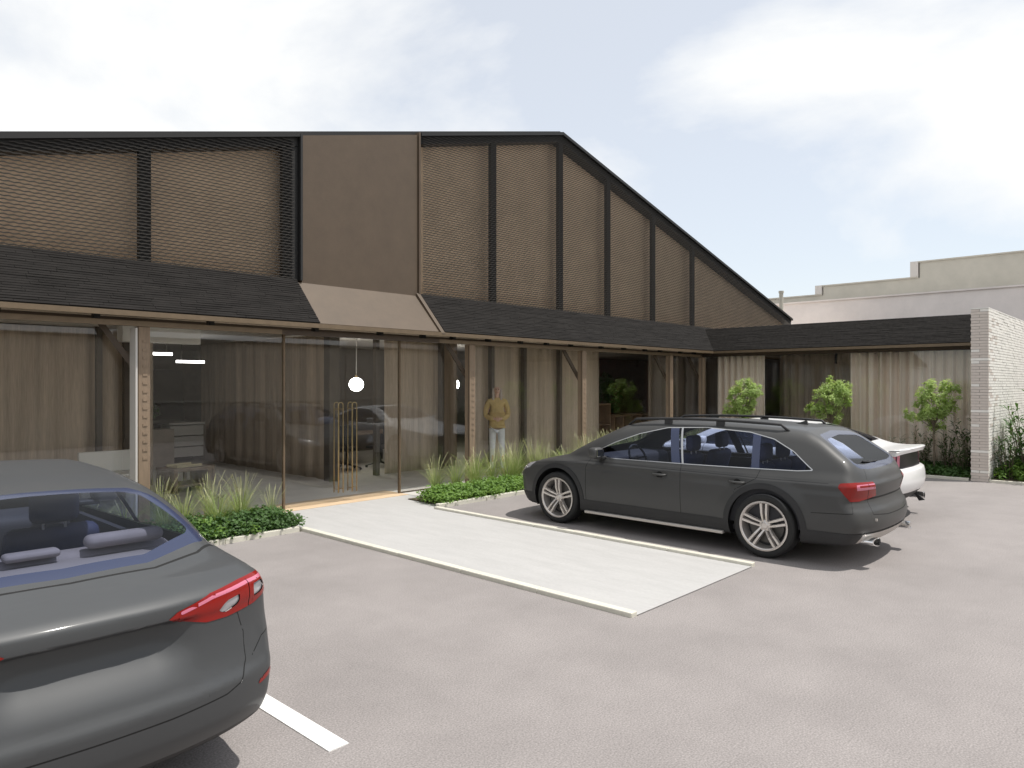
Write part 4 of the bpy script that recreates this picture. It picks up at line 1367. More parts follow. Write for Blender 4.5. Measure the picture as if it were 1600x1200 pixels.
# ------------------------------------------------------------ the near dark saloon
def saloon():
    L, W = 4.62, 0.90
    win = [(0.62, 1.055), (0.66, 1.075), (0.95, 1.20), (1.25, 1.30), (1.7, 1.345), (2.2, 1.35), (2.6, 1.29), (3.0, 1.16), (3.35, 1.0), (3.2, .955), (2.0, .975), (1.0, 1.02)]
    tail = [(.36, .885), (.42, .905), (.62, .945), (.85, .962), (1.0, .966), (1.20, .960), (1.20, .90), (1.10, .862), (.95, .832), (.72, .818), (.58, .822), (.44, .862)]
    rt = lambda x, y: x * 1.0 + np.abs(y)
    xr_ = pchip([(.10, .25), (.22, .16), (.30, .06), (.40, .01), (.52, 0), (.58, .035), (.66, .075), (.76, .12), (.825, .145), (.845, .115), (.87, .065), (.90, .055), (.935, .075), (.97, .14), (1.05, .3), (1.5, 1.0)])
    wp_ = pchip([(0, .76), (.15, .835), (.40, .875), (1.0, .895), (2.3, .90)])
    onrim = lambda x, y, z: np.minimum(x - .125 - .12 * y * y - .22 * y**4, wp_(x) - np.abs(y) - .07)
    glass_rear = lambda x, y, z: np.maximum(np.maximum(poly_sdf(x, np.abs(y), [(.40, -.2), (.45, .35), (.60, .665), (.66, .70), (1.0, .56), (1.10, .48), (1.12, -.2)]), .99 - z), -1)
    glass_clear = lambda x, y, z: poly_sdf(x, np.abs(y), [(.47, -.2), (.51, .35), (.645, .60), (.69, .625), (1.0, .50), (1.045, .42), (1.06, -.2)])
    side = lambda poly, r=0.0: (lambda x, y, z: np.maximum(poly_sdf(x, z, poly, r), 0.45 - np.abs(y)))
    spec = dict(cat='car', L=L, W=W, H=1.48,
        wplan=[(0, .76), (.15, .835), (.40, .875), (1.0, .895), (2.3, .90), (3.6, .895), (4.2, .86), (4.5, .80), (4.62, .72)],
        inset=[(.12, -.12), (.22, -.07), (.32, -.03), (.5, -.004), (.64, 0.0), (.78, -.012), (.88, -.02), (.95, -.045), (1.05, -.09), (1.5, -.2)],
        hl=[(0, .955), (.1, .98), (.4, 1.035), (.7, 1.055), (1.5, 1.03), (3.0, .97), (3.5, .95), (4.1, .84), (4.62, .60)],
        hg=[(0, .6), (0.25, .93), (0.42, 1.045), (0.70, 1.205), (1.0, 1.328), (1.15, 1.362), (1.6, 1.41), (2.1, 1.425), (2.6, 1.395), (3.0, 1.31), (3.6, 1.02), (4.0, .85), (4.62, .5)],
        wg=[(0, .62), (.3, .68), (.6, .775), (1.0, .83), (1.8, .865), (3.0, .86), (3.7, .80), (4.6, .7)],
        tumble=[(.9, 0.0), (1.0, .03), (1.15, .105), (1.3, .20), (1.40, .28), (1.5, .40)],
        xr=[(.10, .25), (.22, .16), (.30, .06), (.40, .01), (.52, 0), (.58, .025), (.66, .050), (.76, .068), (.84, .072), (.88, .066), (.93, .072), (.965, .10), (1.0, .18), (1.08, .4), (1.5, 1.2)],
        recess=lambda a, z: .075 * (1 - sstep(.22, .46, a)) * sstep(.60, .80, z) * (1 - sstep(.85, .875, z)),
        xf=[(.10, L - .25), (.22, L - .1), (.4, L), (.6, L - .02), (.75, L - .12), (.9, L - .3), (1.5, L - .6)],
        zb=[(0, .24), (.7, .20), (2.5, .19), (4.4, .20), (4.62, .24)],
        crown_l=0.035, crown_g=0.07, cgr=-0.10, r_sh=.075, r_gh=.10, r_un=.06, cr=.12, cr4=.22, r_re=.045, cf=.2, cf4=.25,
        flare=.012, arch=.365, wheels=[(.92, .325), (3.62, .325)], wheel_in=.125, tyre_w=.215, rim=.23, res=.022)
    cuts = [
        (side(win), 'body', 'swin'), (side(win, 0.009), 'body', 'trim'),
        (lambda x, y, z: line_sdf(x, z, [(2.14, 1.5), (2.02, .9)], .05), 'swin', 'pillar'),
        (lambda x, y, z: line_sdf(x, z, [(1.15, 1.5), (1.05, .9)], .02), 'swin', 'pillar'),
        (glass_rear, 'body', 'rglass'),
        (glass_clear, 'rglass', 'rclear'),
        (lambda x, y, z: np.maximum(np.maximum(poly_sdf(x, np.abs(y), [(2.72, -.2), (3.62, -.2), (3.5, .60), (3.42, .655), (2.66, .54)]), .9 - z), -1), 'body', 'wscreen'),
        (lambda x, y, z: np.maximum(np.maximum(poly_sdf(rt(x, y), z, tail), x - .62), onrim(x, y, z)), 'body', 'tlamp'),
        (lambda x, y, z: np.maximum(poly_sdf(rt(x, y), z, [(.64, .842), (.70, .892), (.82, .905), (.80, .862), (.72, .842)]), x - .75), 'tlamp', 'tdark'),
        (lambda x, y, z: np.maximum(poly_sdf(rt(x, y), z, [(.945, .865), (.945, .925), (1.06, .93), (1.10, .905), (1.03, .875)]), x - .75), 'tlamp', 'tdark'),
        (lambda x, y, z: np.maximum(line_sdf(rt(x, y), z, [(.44, .896), (.62, .927), (.90, .944), (1.14, .944)], .007), x - .75), 'tlamp', 'tpink'),
        (lambda x, y, z: np.maximum(line_sdf(rt(x, y), z, [(.895, .80), (.905, 1.02)], .0035), x - .75), ('tlamp', 'tpink'), 'gap'),
        (lambda x, y, z: np.maximum(poly_sdf(L - x + np.abs(y), z, [(.45, .62), (.7, .70), (1.2, .78), (1.25, .72), (.9, .60)]), 3.9 - x), 'body', 'hlamp'),
        (lambda x, y, z: np.maximum(poly_sdf(np.abs(y), z, [(-.1, .35), (.40, .35), (.50, .5), (.40, .66), (-.1, .68)]), 4.2 - x), 'body', 'grille'),
        (lambda x, y, z: np.maximum(z - .30, x - .6), 'body', 'clad'),
        (lambda x, y, z: np.maximum(poly_sdf(rt(x, y), z, [(.86, .455), (1.06, .475), (1.10, .50), (1.0, .50), (.88, .478)]), x - .6), 'body', 'reflector'),
        # boot shut lines, bumper line, doors
        (lambda x, y, z: np.maximum(line_sdf(rt(x, y), z, [(.80, .82), (.835, .72), (.80, .60), (.70, .515), (.60, .490), (.3, .478), (-.2, .475)], .0035), x - .5), 'body', 'gap'),
        (lambda x, y, z: np.maximum(line_sdf(rt(x, y), z, [(.86, .60), (1.0, .66), (1.3, .70)], .0030), x - .52), 'body', 'gap'),
        (lambda x, y, z: np.maximum(line_sdf(np.abs(y), x, [(-.1, .370), (.36, .400), (.60, .50), (.72, .61)], .007), .98 - z), 'body', 'gap'),
        (lambda x, y, z: np.maximum(line_sdf(x, z, [(2.04, .99), (2.02, .30)], .0035), .6 - np.abs(y)), 'body', 'gap'),
        (lambda x, y, z: np.maximum(line_sdf(x, z, [(3.2, .97), (3.25, .30)], .0035), .6 - np.abs(y)), 'body', 'gap'),
        (lambda x, y, z: np.maximum(line_sdf(x, z, [(.98, 1.02), (1.12, .8), (1.3, .30)], .0035), .6 - np.abs(y)), 'body', 'gap'),
    ]
    spec['cuts'] = cuts
    lft = lambda x, y, z: y > 0
    rgt = lambda x, y, z: y <= 0
    G = M['paint_grey2']
    parts = [('body', 'body', G, 0, None), ('trim', 'window_trim', M['trim_silver'], .001, None),
             ('rglass', 'glass_border', M['frit'], 0, None), ('rclear', 'rear_window', M['car_glass'], 0, None), ('wscreen', 'windscreen', M['car_glass'], 0, None),
             ('clad', 'bumper_skirt', M['cladding'], 0, None), ('gap', 'panel_gap', M['gap'], -.0005, None), ('grille', 'grille', M['cladding'], -.01, None)]
    for s_ in (lft, rgt):
        for a, b in ((1.7, 9), (0, 1.7)): parts.append(('pillar', 'pillar', M['frit'], .001, (lambda q, a, b: (lambda x, y, z: q(x, y, z) & (x > a) & (x <= b)))(s_, a, b)))
        for a, b in ((2.05, 9), (1.1, 2.05), (0, 1.1)):
            parts.append(('swin', 'side_window', M['car_glass'], -.003, (lambda q, a, b: (lambda x, y, z: q(x, y, z) & (x > a) & (x <= b)))(s_, a, b)))
        parts += [('tlamp', 'tail_light', M['lamp_red'], .003, s_), ('tdark', 'tail_light_bulb', M['lamp_clear'], -.004, (lambda q: (lambda x, y, z: q(x, y, z) & (x + np.abs(y) < .9)))(s_)), ('tdark', 'tail_light_bulb', M['lamp_clear'], -.004, (lambda q: (lambda x, y, z: q(x, y, z) & (x + np.abs(y) >= .9)))(s_)), ('tpink', 'tail_light_strip', M['lamp_pink'], .004, s_),
                  ('reflector', 'reflector', M['lamp_red'], .002, s_), ('hlamp', 'headlight', M['lamp_clear'], .002, s_)]
    spec['parts'] = parts
    root, sh = build_car('saloon_car', spec, (0.955, 3.12, 0), 'dark grey saloon car cut off by the left edge, seen from behind')
    for s in (-1, 1):
        rounded_box('mirror', 3.05, 3.2, min(s * .90, s * 1.08), max(s * .90, s * 1.08), .98, 1.11, G, root, .045, 4)
        rounded_box('mirror_foot', 3.08, 3.2, min(s * .80, s * .95), max(s * .80, s * .95), .96, 1.0, M['cladding'], root, .012, 2)
        for xh in (2.16, 1.30):
            MB().tube([(xh, s * .87, .86), (xh + .02, s * .915, .86), (xh + .17, s * .915, .86), (xh + .19, s * .87, .86)], .013, 8).build('door_handle', G, root, smooth=True)
    box('floor_tub', .5, 3.8, -.76, .76, .24, .29, M['interior'], root)
    rounded_box('parcel_shelf', .42, 1.02, -.70, .70, .985, 1.015, M['parcel_shelf'], root, .012, 1)
    rounded_box('dashboard', 3.0, 3.5, -.74, .74, .62, .95, M['interior'], root, .08, 3)
    for s in (-1, 1):
        box('door_card', .7, 3.3, s * .80 - .02, s * .80 + .02, .35, .92, M['interior'], root)
        car_seat(root, 2.2, s * .36, M['seat'], low=.28, tall=.66, w=.26)
    rounded_box('rear_bench', .98, 1.16, -.68, .68, .5, 1.045, M['seat_light'], root, .06, 3)
    for y in (-.42, .42):
        rounded_box('headrest', .93, 1.03, y - .19, y + .19, 1.055, 1.125, M['seat_light'], root, .034, 4)
    rounded_box('headrest', .94, 1.03, -.12, .12, 1.045, 1.085, M['seat_light'], root, .02, 3)
    return root

# ------------------------------------------------------------ the white coupe
def coupe():
    L, W = 4.78, 0.95
    win = [(0.95, 1.03), (1.15, 1.13), (1.5, 1.25), (1.9, 1.285), (2.3, 1.26), (2.7, 1.13), (3.0, .99), (2.9, .955), (1.6, .965)]
    rt = lambda x, y: x + np.abs(y)
    spec = dict(cat='car', L=L, W=W, H=1.42,
        wplan=[(0, .80), (.12, .88), (.4, .93), (1.0, .95), (2.0, .92), (3.0, .925), (3.8, .935), (4.4, .90), (4.7, .83), (4.78, .76)],
        inset=[(.12, -.10), (.25, -.05), (.4, -.02), (.6, 0), (.8, -.01), (.9, -.03), (1.0, -.08), (1.5, -.2)],
        hl=[(0, 1.02), (.12, 1.015), (.35, 1.0), (.8, 1.03), (1.4, 1.01), (3.0, .97), (3.3, .96), (4.2, .88), (4.6, .80), (4.78, .70)],
        hg=[(0, .5), (0.4, .96), (0.7, 1.085), (1.0, 1.185), (1.4, 1.29), (1.8, 1.355), (2.2, 1.365), (2.55, 1.31), (3.0, 1.13), (3.4, .94), (4.78, .5)],
        wg=[(0, .6), (.5, .72), (1.0, .80), (1.8, .84), (2.8, .84), (3.4, .78), (4.7, .7)],
        tumble=[(.9, 0.0), (1.0, .035), (1.15, .12), (1.3, .23), (1.40, .33)],
        xr=[(.10, .30), (.25, .20), (.34, .10), (.45, .02), (.55, 0), (.70, .02), (.725, .06), (.74, .085), (.95, .10), (.975, .06), (1.0, .0), (1.03, .01), (1.2, .2)],
        xf=[(.10, L - .2), (.3, L - .03), (.5, L), (.8, L - .03), (.9, L - .1), (1.4, L - .6)],
        zb=[(0, .27), (.7, .22), (2.5, .20), (4.4, .2), (4.78, .24)],
        crown_l=0.02, crown_g=0.07, cgr=0.10, r_sh=.05, r_gh=.10, r_un=.05, cr=.10, cr4=.16, r_re=.03, cf=.12, cf4=.2,
        flare=.012, arch=.385, wheels=[(1.0, .345), (3.72, .345)], wheel_in=.125, tyre_w=.24, rim=.25, res=.029, spokes='single')
    rg = lambda x, y, z: np.maximum(poly_sdf(x, np.abs(y), [(.62, -.2), (.66, .5), (.82, .60), (1.38, .50), (1.42, -.2)]), 1.0 - z)
    cuts = [
        (lambda x, y, z: np.maximum(poly_sdf(x, z, win), .45 - np.abs(y)), 'body', 'swin'),
        (rg, 'body', 'rclear'),
        (lambda x, y, z: np.maximum(np.maximum(poly_sdf(x, np.abs(y), [(2.42, -.2), (3.2, -.2), (3.1, .62), (2.38, .52)]), .9 - z), -1), 'body', 'wscreen'),
        (lambda x, y, z: np.maximum(poly_sdf(rt(x, y), z, [(-.2, .735), (.96, .735), (1.12, .80), (1.08, .93), (.95, .955), (-.2, .965)]), x - .6), 'body', 'panel'),
        (lambda x, y, z: np.minimum(np.maximum(poly_sdf(rt(x, y), z, [(.62, .75), (.70, .75), (.68, .95), (.58, .95)]), x - .6), np.maximum(poly_sdf(rt(x, y), z, [(.74, .75), (.82, .75), (.80, .95), (.72, .95)]), x - .6)), 'panel', 'tlamp'),
        (lambda x, y, z: np.maximum(poly_sdf(rt(x, y), z, [(.86, .75), (.94, .75), (.92, .94), (.84, .94)]), x - .6), 'panel', 'tlamp'),
        (lambda x, y, z: np.maximum(z - .40, x - .5), 'body', 'clad'),
        (lambda x, y, z: z - .26, 'body', 'clad'),
        (lambda x, y, z: np.maximum(line_sdf(x, z, [(2.85, .96), (2.88, .28)], .0035), .6 - np.abs(y)), 'body', 'gap'),
        (lambda x, y, z: np.maximum(line_sdf(x, z, [(1.5, .97), (1.6, .28)], .0035), .6 - np.abs(y)), 'body', 'gap'),
        (lambda x, y, z: np.maximum(poly_sdf(np.abs(y), z, [(-.1, .45), (.6, .5), (.62, .70), (-.1, .74)]), 4.4 - x), 'body', 'grille'),
        (lambda x, y, z: np.maximum(poly_sdf(np.abs(y), z, [(.64, .62), (.84, .66), (.82, .74), (.64, .72)]), 4.2 - x), 'body', 'hlamp'),
    ]
    spec['cuts'] = cuts
    lft = lambda x, y, z: y > 0
    rgt = lambda x, y, z: y <= 0
    parts = [('body', 'body', M['paint_white'], 0, None), ('rclear', 'rear_window', M['car_glass_dark'], 0, None), ('wscreen', 'windscreen', M['car_glass_dark'], 0, None),
             ('panel', 'tail_panel', M['lamp_dark'], 0, None), ('clad', 'bumper_skirt', M['cladding'], 0, None), ('gap', 'panel_gap', M['gap'], -.0005, None), ('grille', 'grille', M['cladding'], -.01, None)]
    for s_ in (lft, rgt):
        parts += [('swin', 'side_window', M['car_glass_dark'], 0, s_), ('tlamp', 'tail_light', M['lamp_pink'], .006, s_), ('hlamp', 'headlight', M['lamp_clear'], 0, s_)]
    spec['parts'] = parts
    root, sh = build_car('coupe_car', spec, (11.28, 2.72, 0), 'white coupe parked behind the grey estate car, with pink tail lights on a black panel')
    # lip spoiler
    prof = [(.03, .965), (.26, .965), (.24, 1.004), (.03, 1.030), (.005, 1.018)]
    V, Fc = [], []
    ys = [-.70 + 1.4 * k / 20 for k in range(21)]
    for y in ys:
        o_ = .10 * y * y + .16 * y**4
        dz = -.012 - .035 * (abs(y) / .7) ** 4
        V += [(px + o_, y, pz + dz) for px, pz in prof]
    for k in range(20):
        for q in range(5): Fc.append((k * 5 + q, k * 5 + (q + 1) % 5, k * 5 + 5 + (q + 1) % 5, k * 5 + 5 + q))
    Fc += [tuple(range(5)), tuple(range(104, 99, -1))]
    MB().add(V, Fc).build('spoiler', M['paint_white'], root)
    for s in (-1, 1):
        rounded_box('mirror', 2.75, 2.88, min(s * .93, s * 1.10), max(s * .93, s * 1.10), .97, 1.09, M['paint_white'], root, .04, 3)
        MB().lathe([(0.001, .26), (.04, .26), (.04, .06), (.048, .06), (.048, .26)], 16, 'x', (0, s * .55, .27)).build('exhaust', M['chrome'], root)
        car_seat(root, 2.0, s * .38, M['seat'], low=.26, tall=.6)
        MB().prism([(.10, .20), (.16, .30), (.13, .30), (.02, .22)], s * .42 - .006, s * .42 + .006).build('diffuser_fin', M['cladding'], root)
    box('floor_tub', .5, 3.6, -.78, .78, .24, .29, M['interior'], root)
    rounded_box('dashboard', 2.8, 3.2, -.74, .74, .62, .93, M['interior'], root, .06, 2)
    rounded_box('parcel_shelf', .6, 1.2, -.6, .6, .93, .95, M['interior'], root, .008, 1)
    return root

estate()
saloon()
coupe()
# ================================================================== PLANTS
def leaf_quads(V, F, p, n, ln, wd, rnd, droop=0.0):
    """one leaf: a bent pair of quads"""
    n = Vector(n).normalized()
    t = Vector((rnd.gauss(0, 1), rnd.gauss(0, 1), rnd.gauss(0, 1)))
    t = (t - n * t.dot(n))
    if t.length < 1e-3: t = Vector((1, 0, 0))
    t.normalize()
    s = n.cross(t)
    b = len(V)
    p = Vector(p)
    V += [p, p + t * ln * .5 + s * wd * .5 + n * ln * .08, p + t * ln * .5 - s * wd * .5 + n * ln * .08, p + t * ln - n * droop * ln]
    F += [(b, b + 2, b + 1), (b + 1, b + 2, b + 3)]

def tree(name, loc, lobes, trunk_h, trunk_r, leaf_m, label, cat, seed, clumps=70, per=42, ln=0.05, wd=0.03, crad=0.11, group=None, rz=0.0, stake=False):
    rnd = random.Random(seed)
    t = empty(name, loc, rz, label, cat, group)
    tm = MB()
    top = Vector((0, 0, trunk_h))
    pts = [Vector((0, 0, -.02)), Vector((.01 * trunk_h, 0, trunk_h * .35)), Vector((-.008 * trunk_h, .01, trunk_h * .7)), top]
    tm.tube(pts, [trunk_r * 1.25, trunk_r, trunk_r * .85, trunk_r * .7], 8)
    cl = []
    for (c, r, w) in lobes:
        c = Vector(c)
        for _ in range(int(clumps * w)):
            while True:
                d = Vector((rnd.uniform(-1, 1), rnd.uniform(-1, 1), rnd.uniform(-1, 1)))
                if 0.12 < d.length < 1: break
            d = d.normalized() * (d.length ** .45)
            q = c + Vector((d.x * r[0], d.y * r[1], d.z * r[2]))
            cl.append((q, d))
    for q, d in cl[::4]:
        a = pts[2] + (top - pts[2]) * rnd.random()
        m_ = (a + q) / 2 + Vector((rnd.gauss(0, .03), rnd.gauss(0, .03), -.02)) * trunk_h * .5
        tm.tube([a, m_, q], [trunk_r * .45, trunk_r * .28, trunk_r * .12], 5, caps=False)
    tm.build('trunk', M['bark'], t, smooth=True, fix=False)
    V, F = [], []
    for q, d in cl:
        cr = crad * rnd.uniform(.6, 1.25)
        for _ in range(per):
            e = Vector((rnd.gauss(0, 1), rnd.gauss(0, 1), rnd.gauss(0, 1)))
            e = e.normalized() * cr * rnd.random() ** .5
            p = q + e
            leaf_quads(V, F, p, (e * .6 + Vector((0, 0, cr)) + d * cr * .6 + Vector((rnd.gauss(0, .4), rnd.gauss(0, .4), rnd.gauss(0, .3))) * cr), ln * rnd.uniform(.6, 1.3), wd * rnd.uniform(.7, 1.2), rnd, .15)
    raw('crown', V, F, leaf_m, t)
    return t

TL = [((-.02, -.03, 1.58), (.33, .30, .46), .55), ((.0, .36, 1.24), (.20, .20, .17), .14), ((0, -.28, 1.62), (.24, .22, .30), .2), ((0.0, .0, 1.15), (.26, .26, .26), .2), ((0.0, .2, 1.55), (.2, .2, .2), .12)]
for i, (y, lab, sc_) in enumerate(((3.86, 'young leafy tree nearest the white brick wall, in front of the wide pale curtain', 1.0),
                              (5.98, 'middle one of the three young trees, in front of the dark opening of the wing', 1.0),
                              (8.12, 'young tree in the corner, in front of the narrow pale curtain', 1.0))):
    tree('young_tree', (17.2, y, 0.04), TL, 1.15, 0.02, M['leaf_tree'], lab, 'tree', 20 + i, clumps=108, per=46, ln=.055, wd=.032, crad=.082, group='young trees in front of the wing', rz=0.0)
# ornamental grass: arching blades, some with seed heads
def grass_mesh(seed, n, h, spread, wd, seeds=0.2, lean=(0, 0)):
    rnd = random.Random(seed)
    V, F, FM = [], [], []
    for i in range(n):
        a = rnd.random() * 6.283
        r0 = rnd.random() ** .5 * .07
        hh = h * rnd.uniform(.45, 1.08)
        out = spread * rnd.uniform(.15, 1.0) * hh
        ca, sa = math.cos(a), math.sin(a)
        sd = rnd.random() < seeds
        w = wd * rnd.uniform(.6, 1.2)
        tx, ty = -sa, ca
        prev = None
        N = 5
        for k in range(N + 1):
            t = k / N
            ro = r0 + out * t * t
            z = hh * (t - .22 * spread * t ** 3 * (1.0 if not sd else .4))
            ww = w * (1 - t) ** .6 + .0006
            if sd and k >= N - 1: ww = w * 1.5
            cx_, cy_ = ca * ro + lean[0] * t * t, sa * ro + lean[1] * t * t
            b = len(V)
            V += [(cx_ - tx * ww, cy_ - ty * ww, z), (cx_ + tx * ww, cy_ + ty * ww, z)]
            if prev is not None:
                F.append((prev, prev + 1, b + 1, b)); FM.append(1 if (sd and k >= N - 1) else 0)
            prev = b
    me = bpy.data.meshes.new('ornamental_grass')
    me.from_pydata(V, [], F)
    me.materials.append(M['grass']); me.materials.append(M['grass_dry'])
    me.polygons.foreach_set('material_index', FM)
    me.update()
    return me
GM = [grass_mesh(100 + i, 210, .80, .85, .0024, .12) for i in range(3)] + [grass_mesh(110, 120, 1.0, .45, .0022, .55)]
def clump(x, y, s, k, lab, grp):
    o = bpy.data.objects.new('ornamental_grass', GM[k])
    COL.objects.link(o)
    o.location = (x, y, .04); o.scale = (s, s, s); o.rotation_euler.z = rnd.random() * 6.28
    tag(o, lab, 'grass', grp)
    return o
rnd = random.Random(31)
gl = 'wispy green grass clump in the bed between the dark saloon and the ramp'
for (x, y, s, k) in ((4.35, 8.85, .95, 0), (4.02, 8.75, .95, 1), (3.7, 9.0, .85, 2), (4.55, 9.2, .8, 3), (4.75, 8.8, .62, 3), (3.4, 8.8, .8, 0), (3.05, 9.05, .8, 1), (2.6, 8.9, .9, 2), (4.15, 9.3, .8, 3), (2.0, 9.0, .9, 0), (1.2, 8.9, .9, 1), (3.55, 9.35, .8, 3)):
    clump(x, y, s * .86, k, gl, 'grass clumps in the left bed')
gr = 'feathery pale green grass clump in the bed under the woman'
gr2 = 'feathery grass clump behind the bonnet of the grey estate car'
for i in range(34):
    x = 7.75 + i * .27 + rnd.uniform(-.08, .08)
    y = rnd.uniform(8.85, 9.18)
    clump(x, y, rnd.uniform(.72, .98) * (0.85 if i < 2 else 1), rnd.choice((0, 1, 2, 3, 3)), gr if x < 10.4 else gr2, 'grass clumps in the long right bed')

def cover(name, x0, x1, y0, y1, h, n, m, seed, ln=.05, wd=.04, label=None, edge=.25):
    rnd = random.Random(seed)
    V, F = [], []
    # plants as tufts of small leaves on short stems
    nt = int(n / 26)
    for _ in range(nt):
        x, y = rnd.uniform(x0, x1), rnd.uniform(y0, y1)
        e = min(min(x - x0, x1 - x), min(y - y0, y1 - y)) / edge
        hh = h * rnd.uniform(.6, 1.15) * (.55 + .45 * min(1, e))
        for _ in range(26):
            q = Vector((x + rnd.gauss(0, .045), y + rnd.gauss(0, .045), hh * (rnd.random() ** .5)))
            leaf_quads(V, F, (q.x, q.y, q.z + .03), (rnd.gauss(0, .55), rnd.gauss(-.15, .55), 1), ln * rnd.uniform(.6, 1.2), wd * rnd.uniform(.7, 1.2), rnd, .25)
    o = raw(name, V, F, m)
    o['kind'] = 'stuff'
    tag(o, label, 'ground cover')
    return o
cover('ground_cover', 1.0, 4.98, 8.36, 9.15, .25, 26000, M['leaf_b'], 61, label='dark green leafy ground cover in the left bed')
cover('ground_cover', 3.2, 4.3, 8.36, 8.9, .22, 6000, M['leaf_a'], 64, label='lighter green leafy patch in the left bed')
cover('ground_cover', 7.36, 12.4, 8.36, 9.0, .24, 34000, M['leaf_a'], 62, label='bright green leafy ground cover along the kerb left of the estate car')
cover('ground_cover', 12.4, 16.4, 8.36, 9.2, .22, 9000, M['leaf_b'], 65, .07, .05, label='green leafy ground cover behind the estate car')
cover('ground_cover', 16.55, 18.3, 3.1, 8.3, .16, 16000, M['leaf_b'], 63, .07, .05, label='low dark ground cover under the young trees')

# bamboo-like leafy plants
def cane_mesh(seed, n, h, ln):
    rnd = random.Random(seed)
    V, F = [], []
    sb = MB()
    for i in range(n):
        a = rnd.random() * 6.28; r = rnd.random() * .14
        x, y = r * math.cos(a), r * math.sin(a)
        hh = h * rnd.uniform(.55, 1.05)
        lx, ly = math.cos(a) * rnd.uniform(.05, .28), math.sin(a) * rnd.uniform(.05, .28)
        pts = [Vector((x + lx * t * t * hh, y + ly * t * t * hh, hh * t)) for t in (0, .35, .7, 1)]
        sb.tube(pts, [.006, .005, .004, .002], 4, caps=False)
        for k in range(int(13 * hh / .8)):
            t = .15 + .85 * rnd.random()
            p = Vector((x + lx * t * t * hh, y + ly * t * t * hh, hh * t))
            b = rnd.random() * 6.28
            d = Vector((math.cos(b), math.sin(b), rnd.uniform(.25, 1.0))).normalized()
            s = d.cross(Vector((0, 0, 1))).normalized()
            l = ln * rnd.uniform(.6, 1.2); w = l * .075
            m1 = p + d * l * .5; e = p + d * l + Vector((0, 0, -l * .28))
            c = len(V)
            V += [p, m1 + s * w, m1 - s * w, e]
            F += [(c, c + 2, c + 1), (c + 1, c + 2, c + 3)]
    return raw('x', V, F, M['leaf_b']).data, sb.build('x', M['bark'], None, fix=False).data
CM = [cane_mesh(200 + i, 17, 1.0, .24) for i in range(3)]
for o in [o for o in COL.objects if o.name.startswith('x')]: bpy.data.objects.remove(o)
def cane(x, y, s, k, lab, grp):
    t = empty('leafy_plant', (x, y, .03), rnd.random() * 6, lab, 'plant', grp)
    t.scale = (s, s, s)
    a = bpy.data.objects.new('leaves', CM[k][0]); COL.objects.link(a); a.parent = t
    b = bpy.data.objects.new('stem', CM[k][1]); COL.objects.link(b); b.parent = t
for i, (x, y, s) in enumerate(((17.75, 3.35, 1.15), (17.5, 3.7, .95), (17.9, 4.2, .9), (17.6, 4.7, .7), (17.9, 5.3, .7), (17.8, 6.6, .7), (17.8, 7.4, .7), (17.0, 3.3, .65))):
    cane(x, y, s, i % 3, ['tall dark cane plant right beside the brick wall end, under the pale curtain', 'dark cane plant between the brick wall and the nearest young tree', 'dark cane plant just behind the nearest young tree',
        'small dark cane plant left of the nearest young tree', 'small cane plant hidden behind the white coupe, right of the middle tree', 'small cane plant left of the middle young tree', 'small cane plant right of the corner tree', 'low cane plant at the kerb right of the nearest young tree'][i], 'leafy plants at the foot of the wing glass')
for i, (x, y, s, lab) in enumerate(((16.95, 2.5, 1.05, 'slender cane plant closest to the end of the white brick wall'),
        (17.2, 2.15, 1.35, 'bushy cane plant second from the end of the white brick wall'),
        (16.8, 1.95, 1.0, 'shorter cane plant at the kerb below the white brick wall'),
        (17.7, 2.35, 1.5, 'tall cane plant standing against the sunlit white brick wall'),
        (17.3, 1.6, 1.5, 'dense cane plant at the right picture edge by the white brick wall'),
        (18.3, 2.1, 1.65, 'tallest cane plant before the white brick wall, cut by the right edge'),
        (17.0, 1.2, 1.3, 'cane plant just outside the right edge, near the kerb'))):
    cane(x, y, s, (i + 1) % 3, lab, 'tall plants before the white brick wall')
cover('ground_cover', 16.6, 19.5, .2, 2.7, .35, 16000, M['leaf_a'], 66, .09, .05, label='green ground cover in front of the white brick wall')
# potted plant seen in the kitchen opening, and one in the dark red opening
tree('potted_plant', (6.1, 17.5, .86), [((0, 0, .48), (.45, .35, .30), 1.0)], .25, .015, M['leaf_b'], 'leafy green pot plant on the low cabinet left of the kitchen counter', 'plant', 88, clumps=40, per=26, ln=.10, wd=.05, crad=.12)
tree('indoor_tree', (19.4, 13.9, 0.012), [((0, 0, 1.55), (.45, .45, .65), 1.0)], 1.0, .03, M['leaf_b'], 'green indoor tree at the right side of the dark red opening', 'plant', 89, clumps=50, per=30, ln=.13, wd=.05, crad=.15)
# ================================================================== PERSON
def skinned(name, verts, edges, radii, m, parent, root=0, sub=2):
    me = bpy.data.meshes.new(name)
    bm = bmesh.new()
    sk = bm.verts.layers.skin.verify()
    vs = []
    for i, (v, r) in enumerate(zip(verts, radii)):
        b = bm.verts.new(v)
        rr = r if isinstance(r, tuple) else (r, r)
        b[sk].radius = rr
        b[sk].use_root = (i == root)
        vs.append(b)
    for a, b in edges: bm.edges.new((vs[a], vs[b]))
    bm.to_mesh(me); bm.free()
    me.materials.append(m)
    o = link_mesh(name, me, parent)
    s = o.modifiers.new('skin', 'SKIN'); s.use_smooth_shade = True
    s.branch_smoothing = 0.4
    ss = o.modifiers.new('sub', 'SUBSURF'); ss.levels = sub; ss.render_levels = sub
    return o

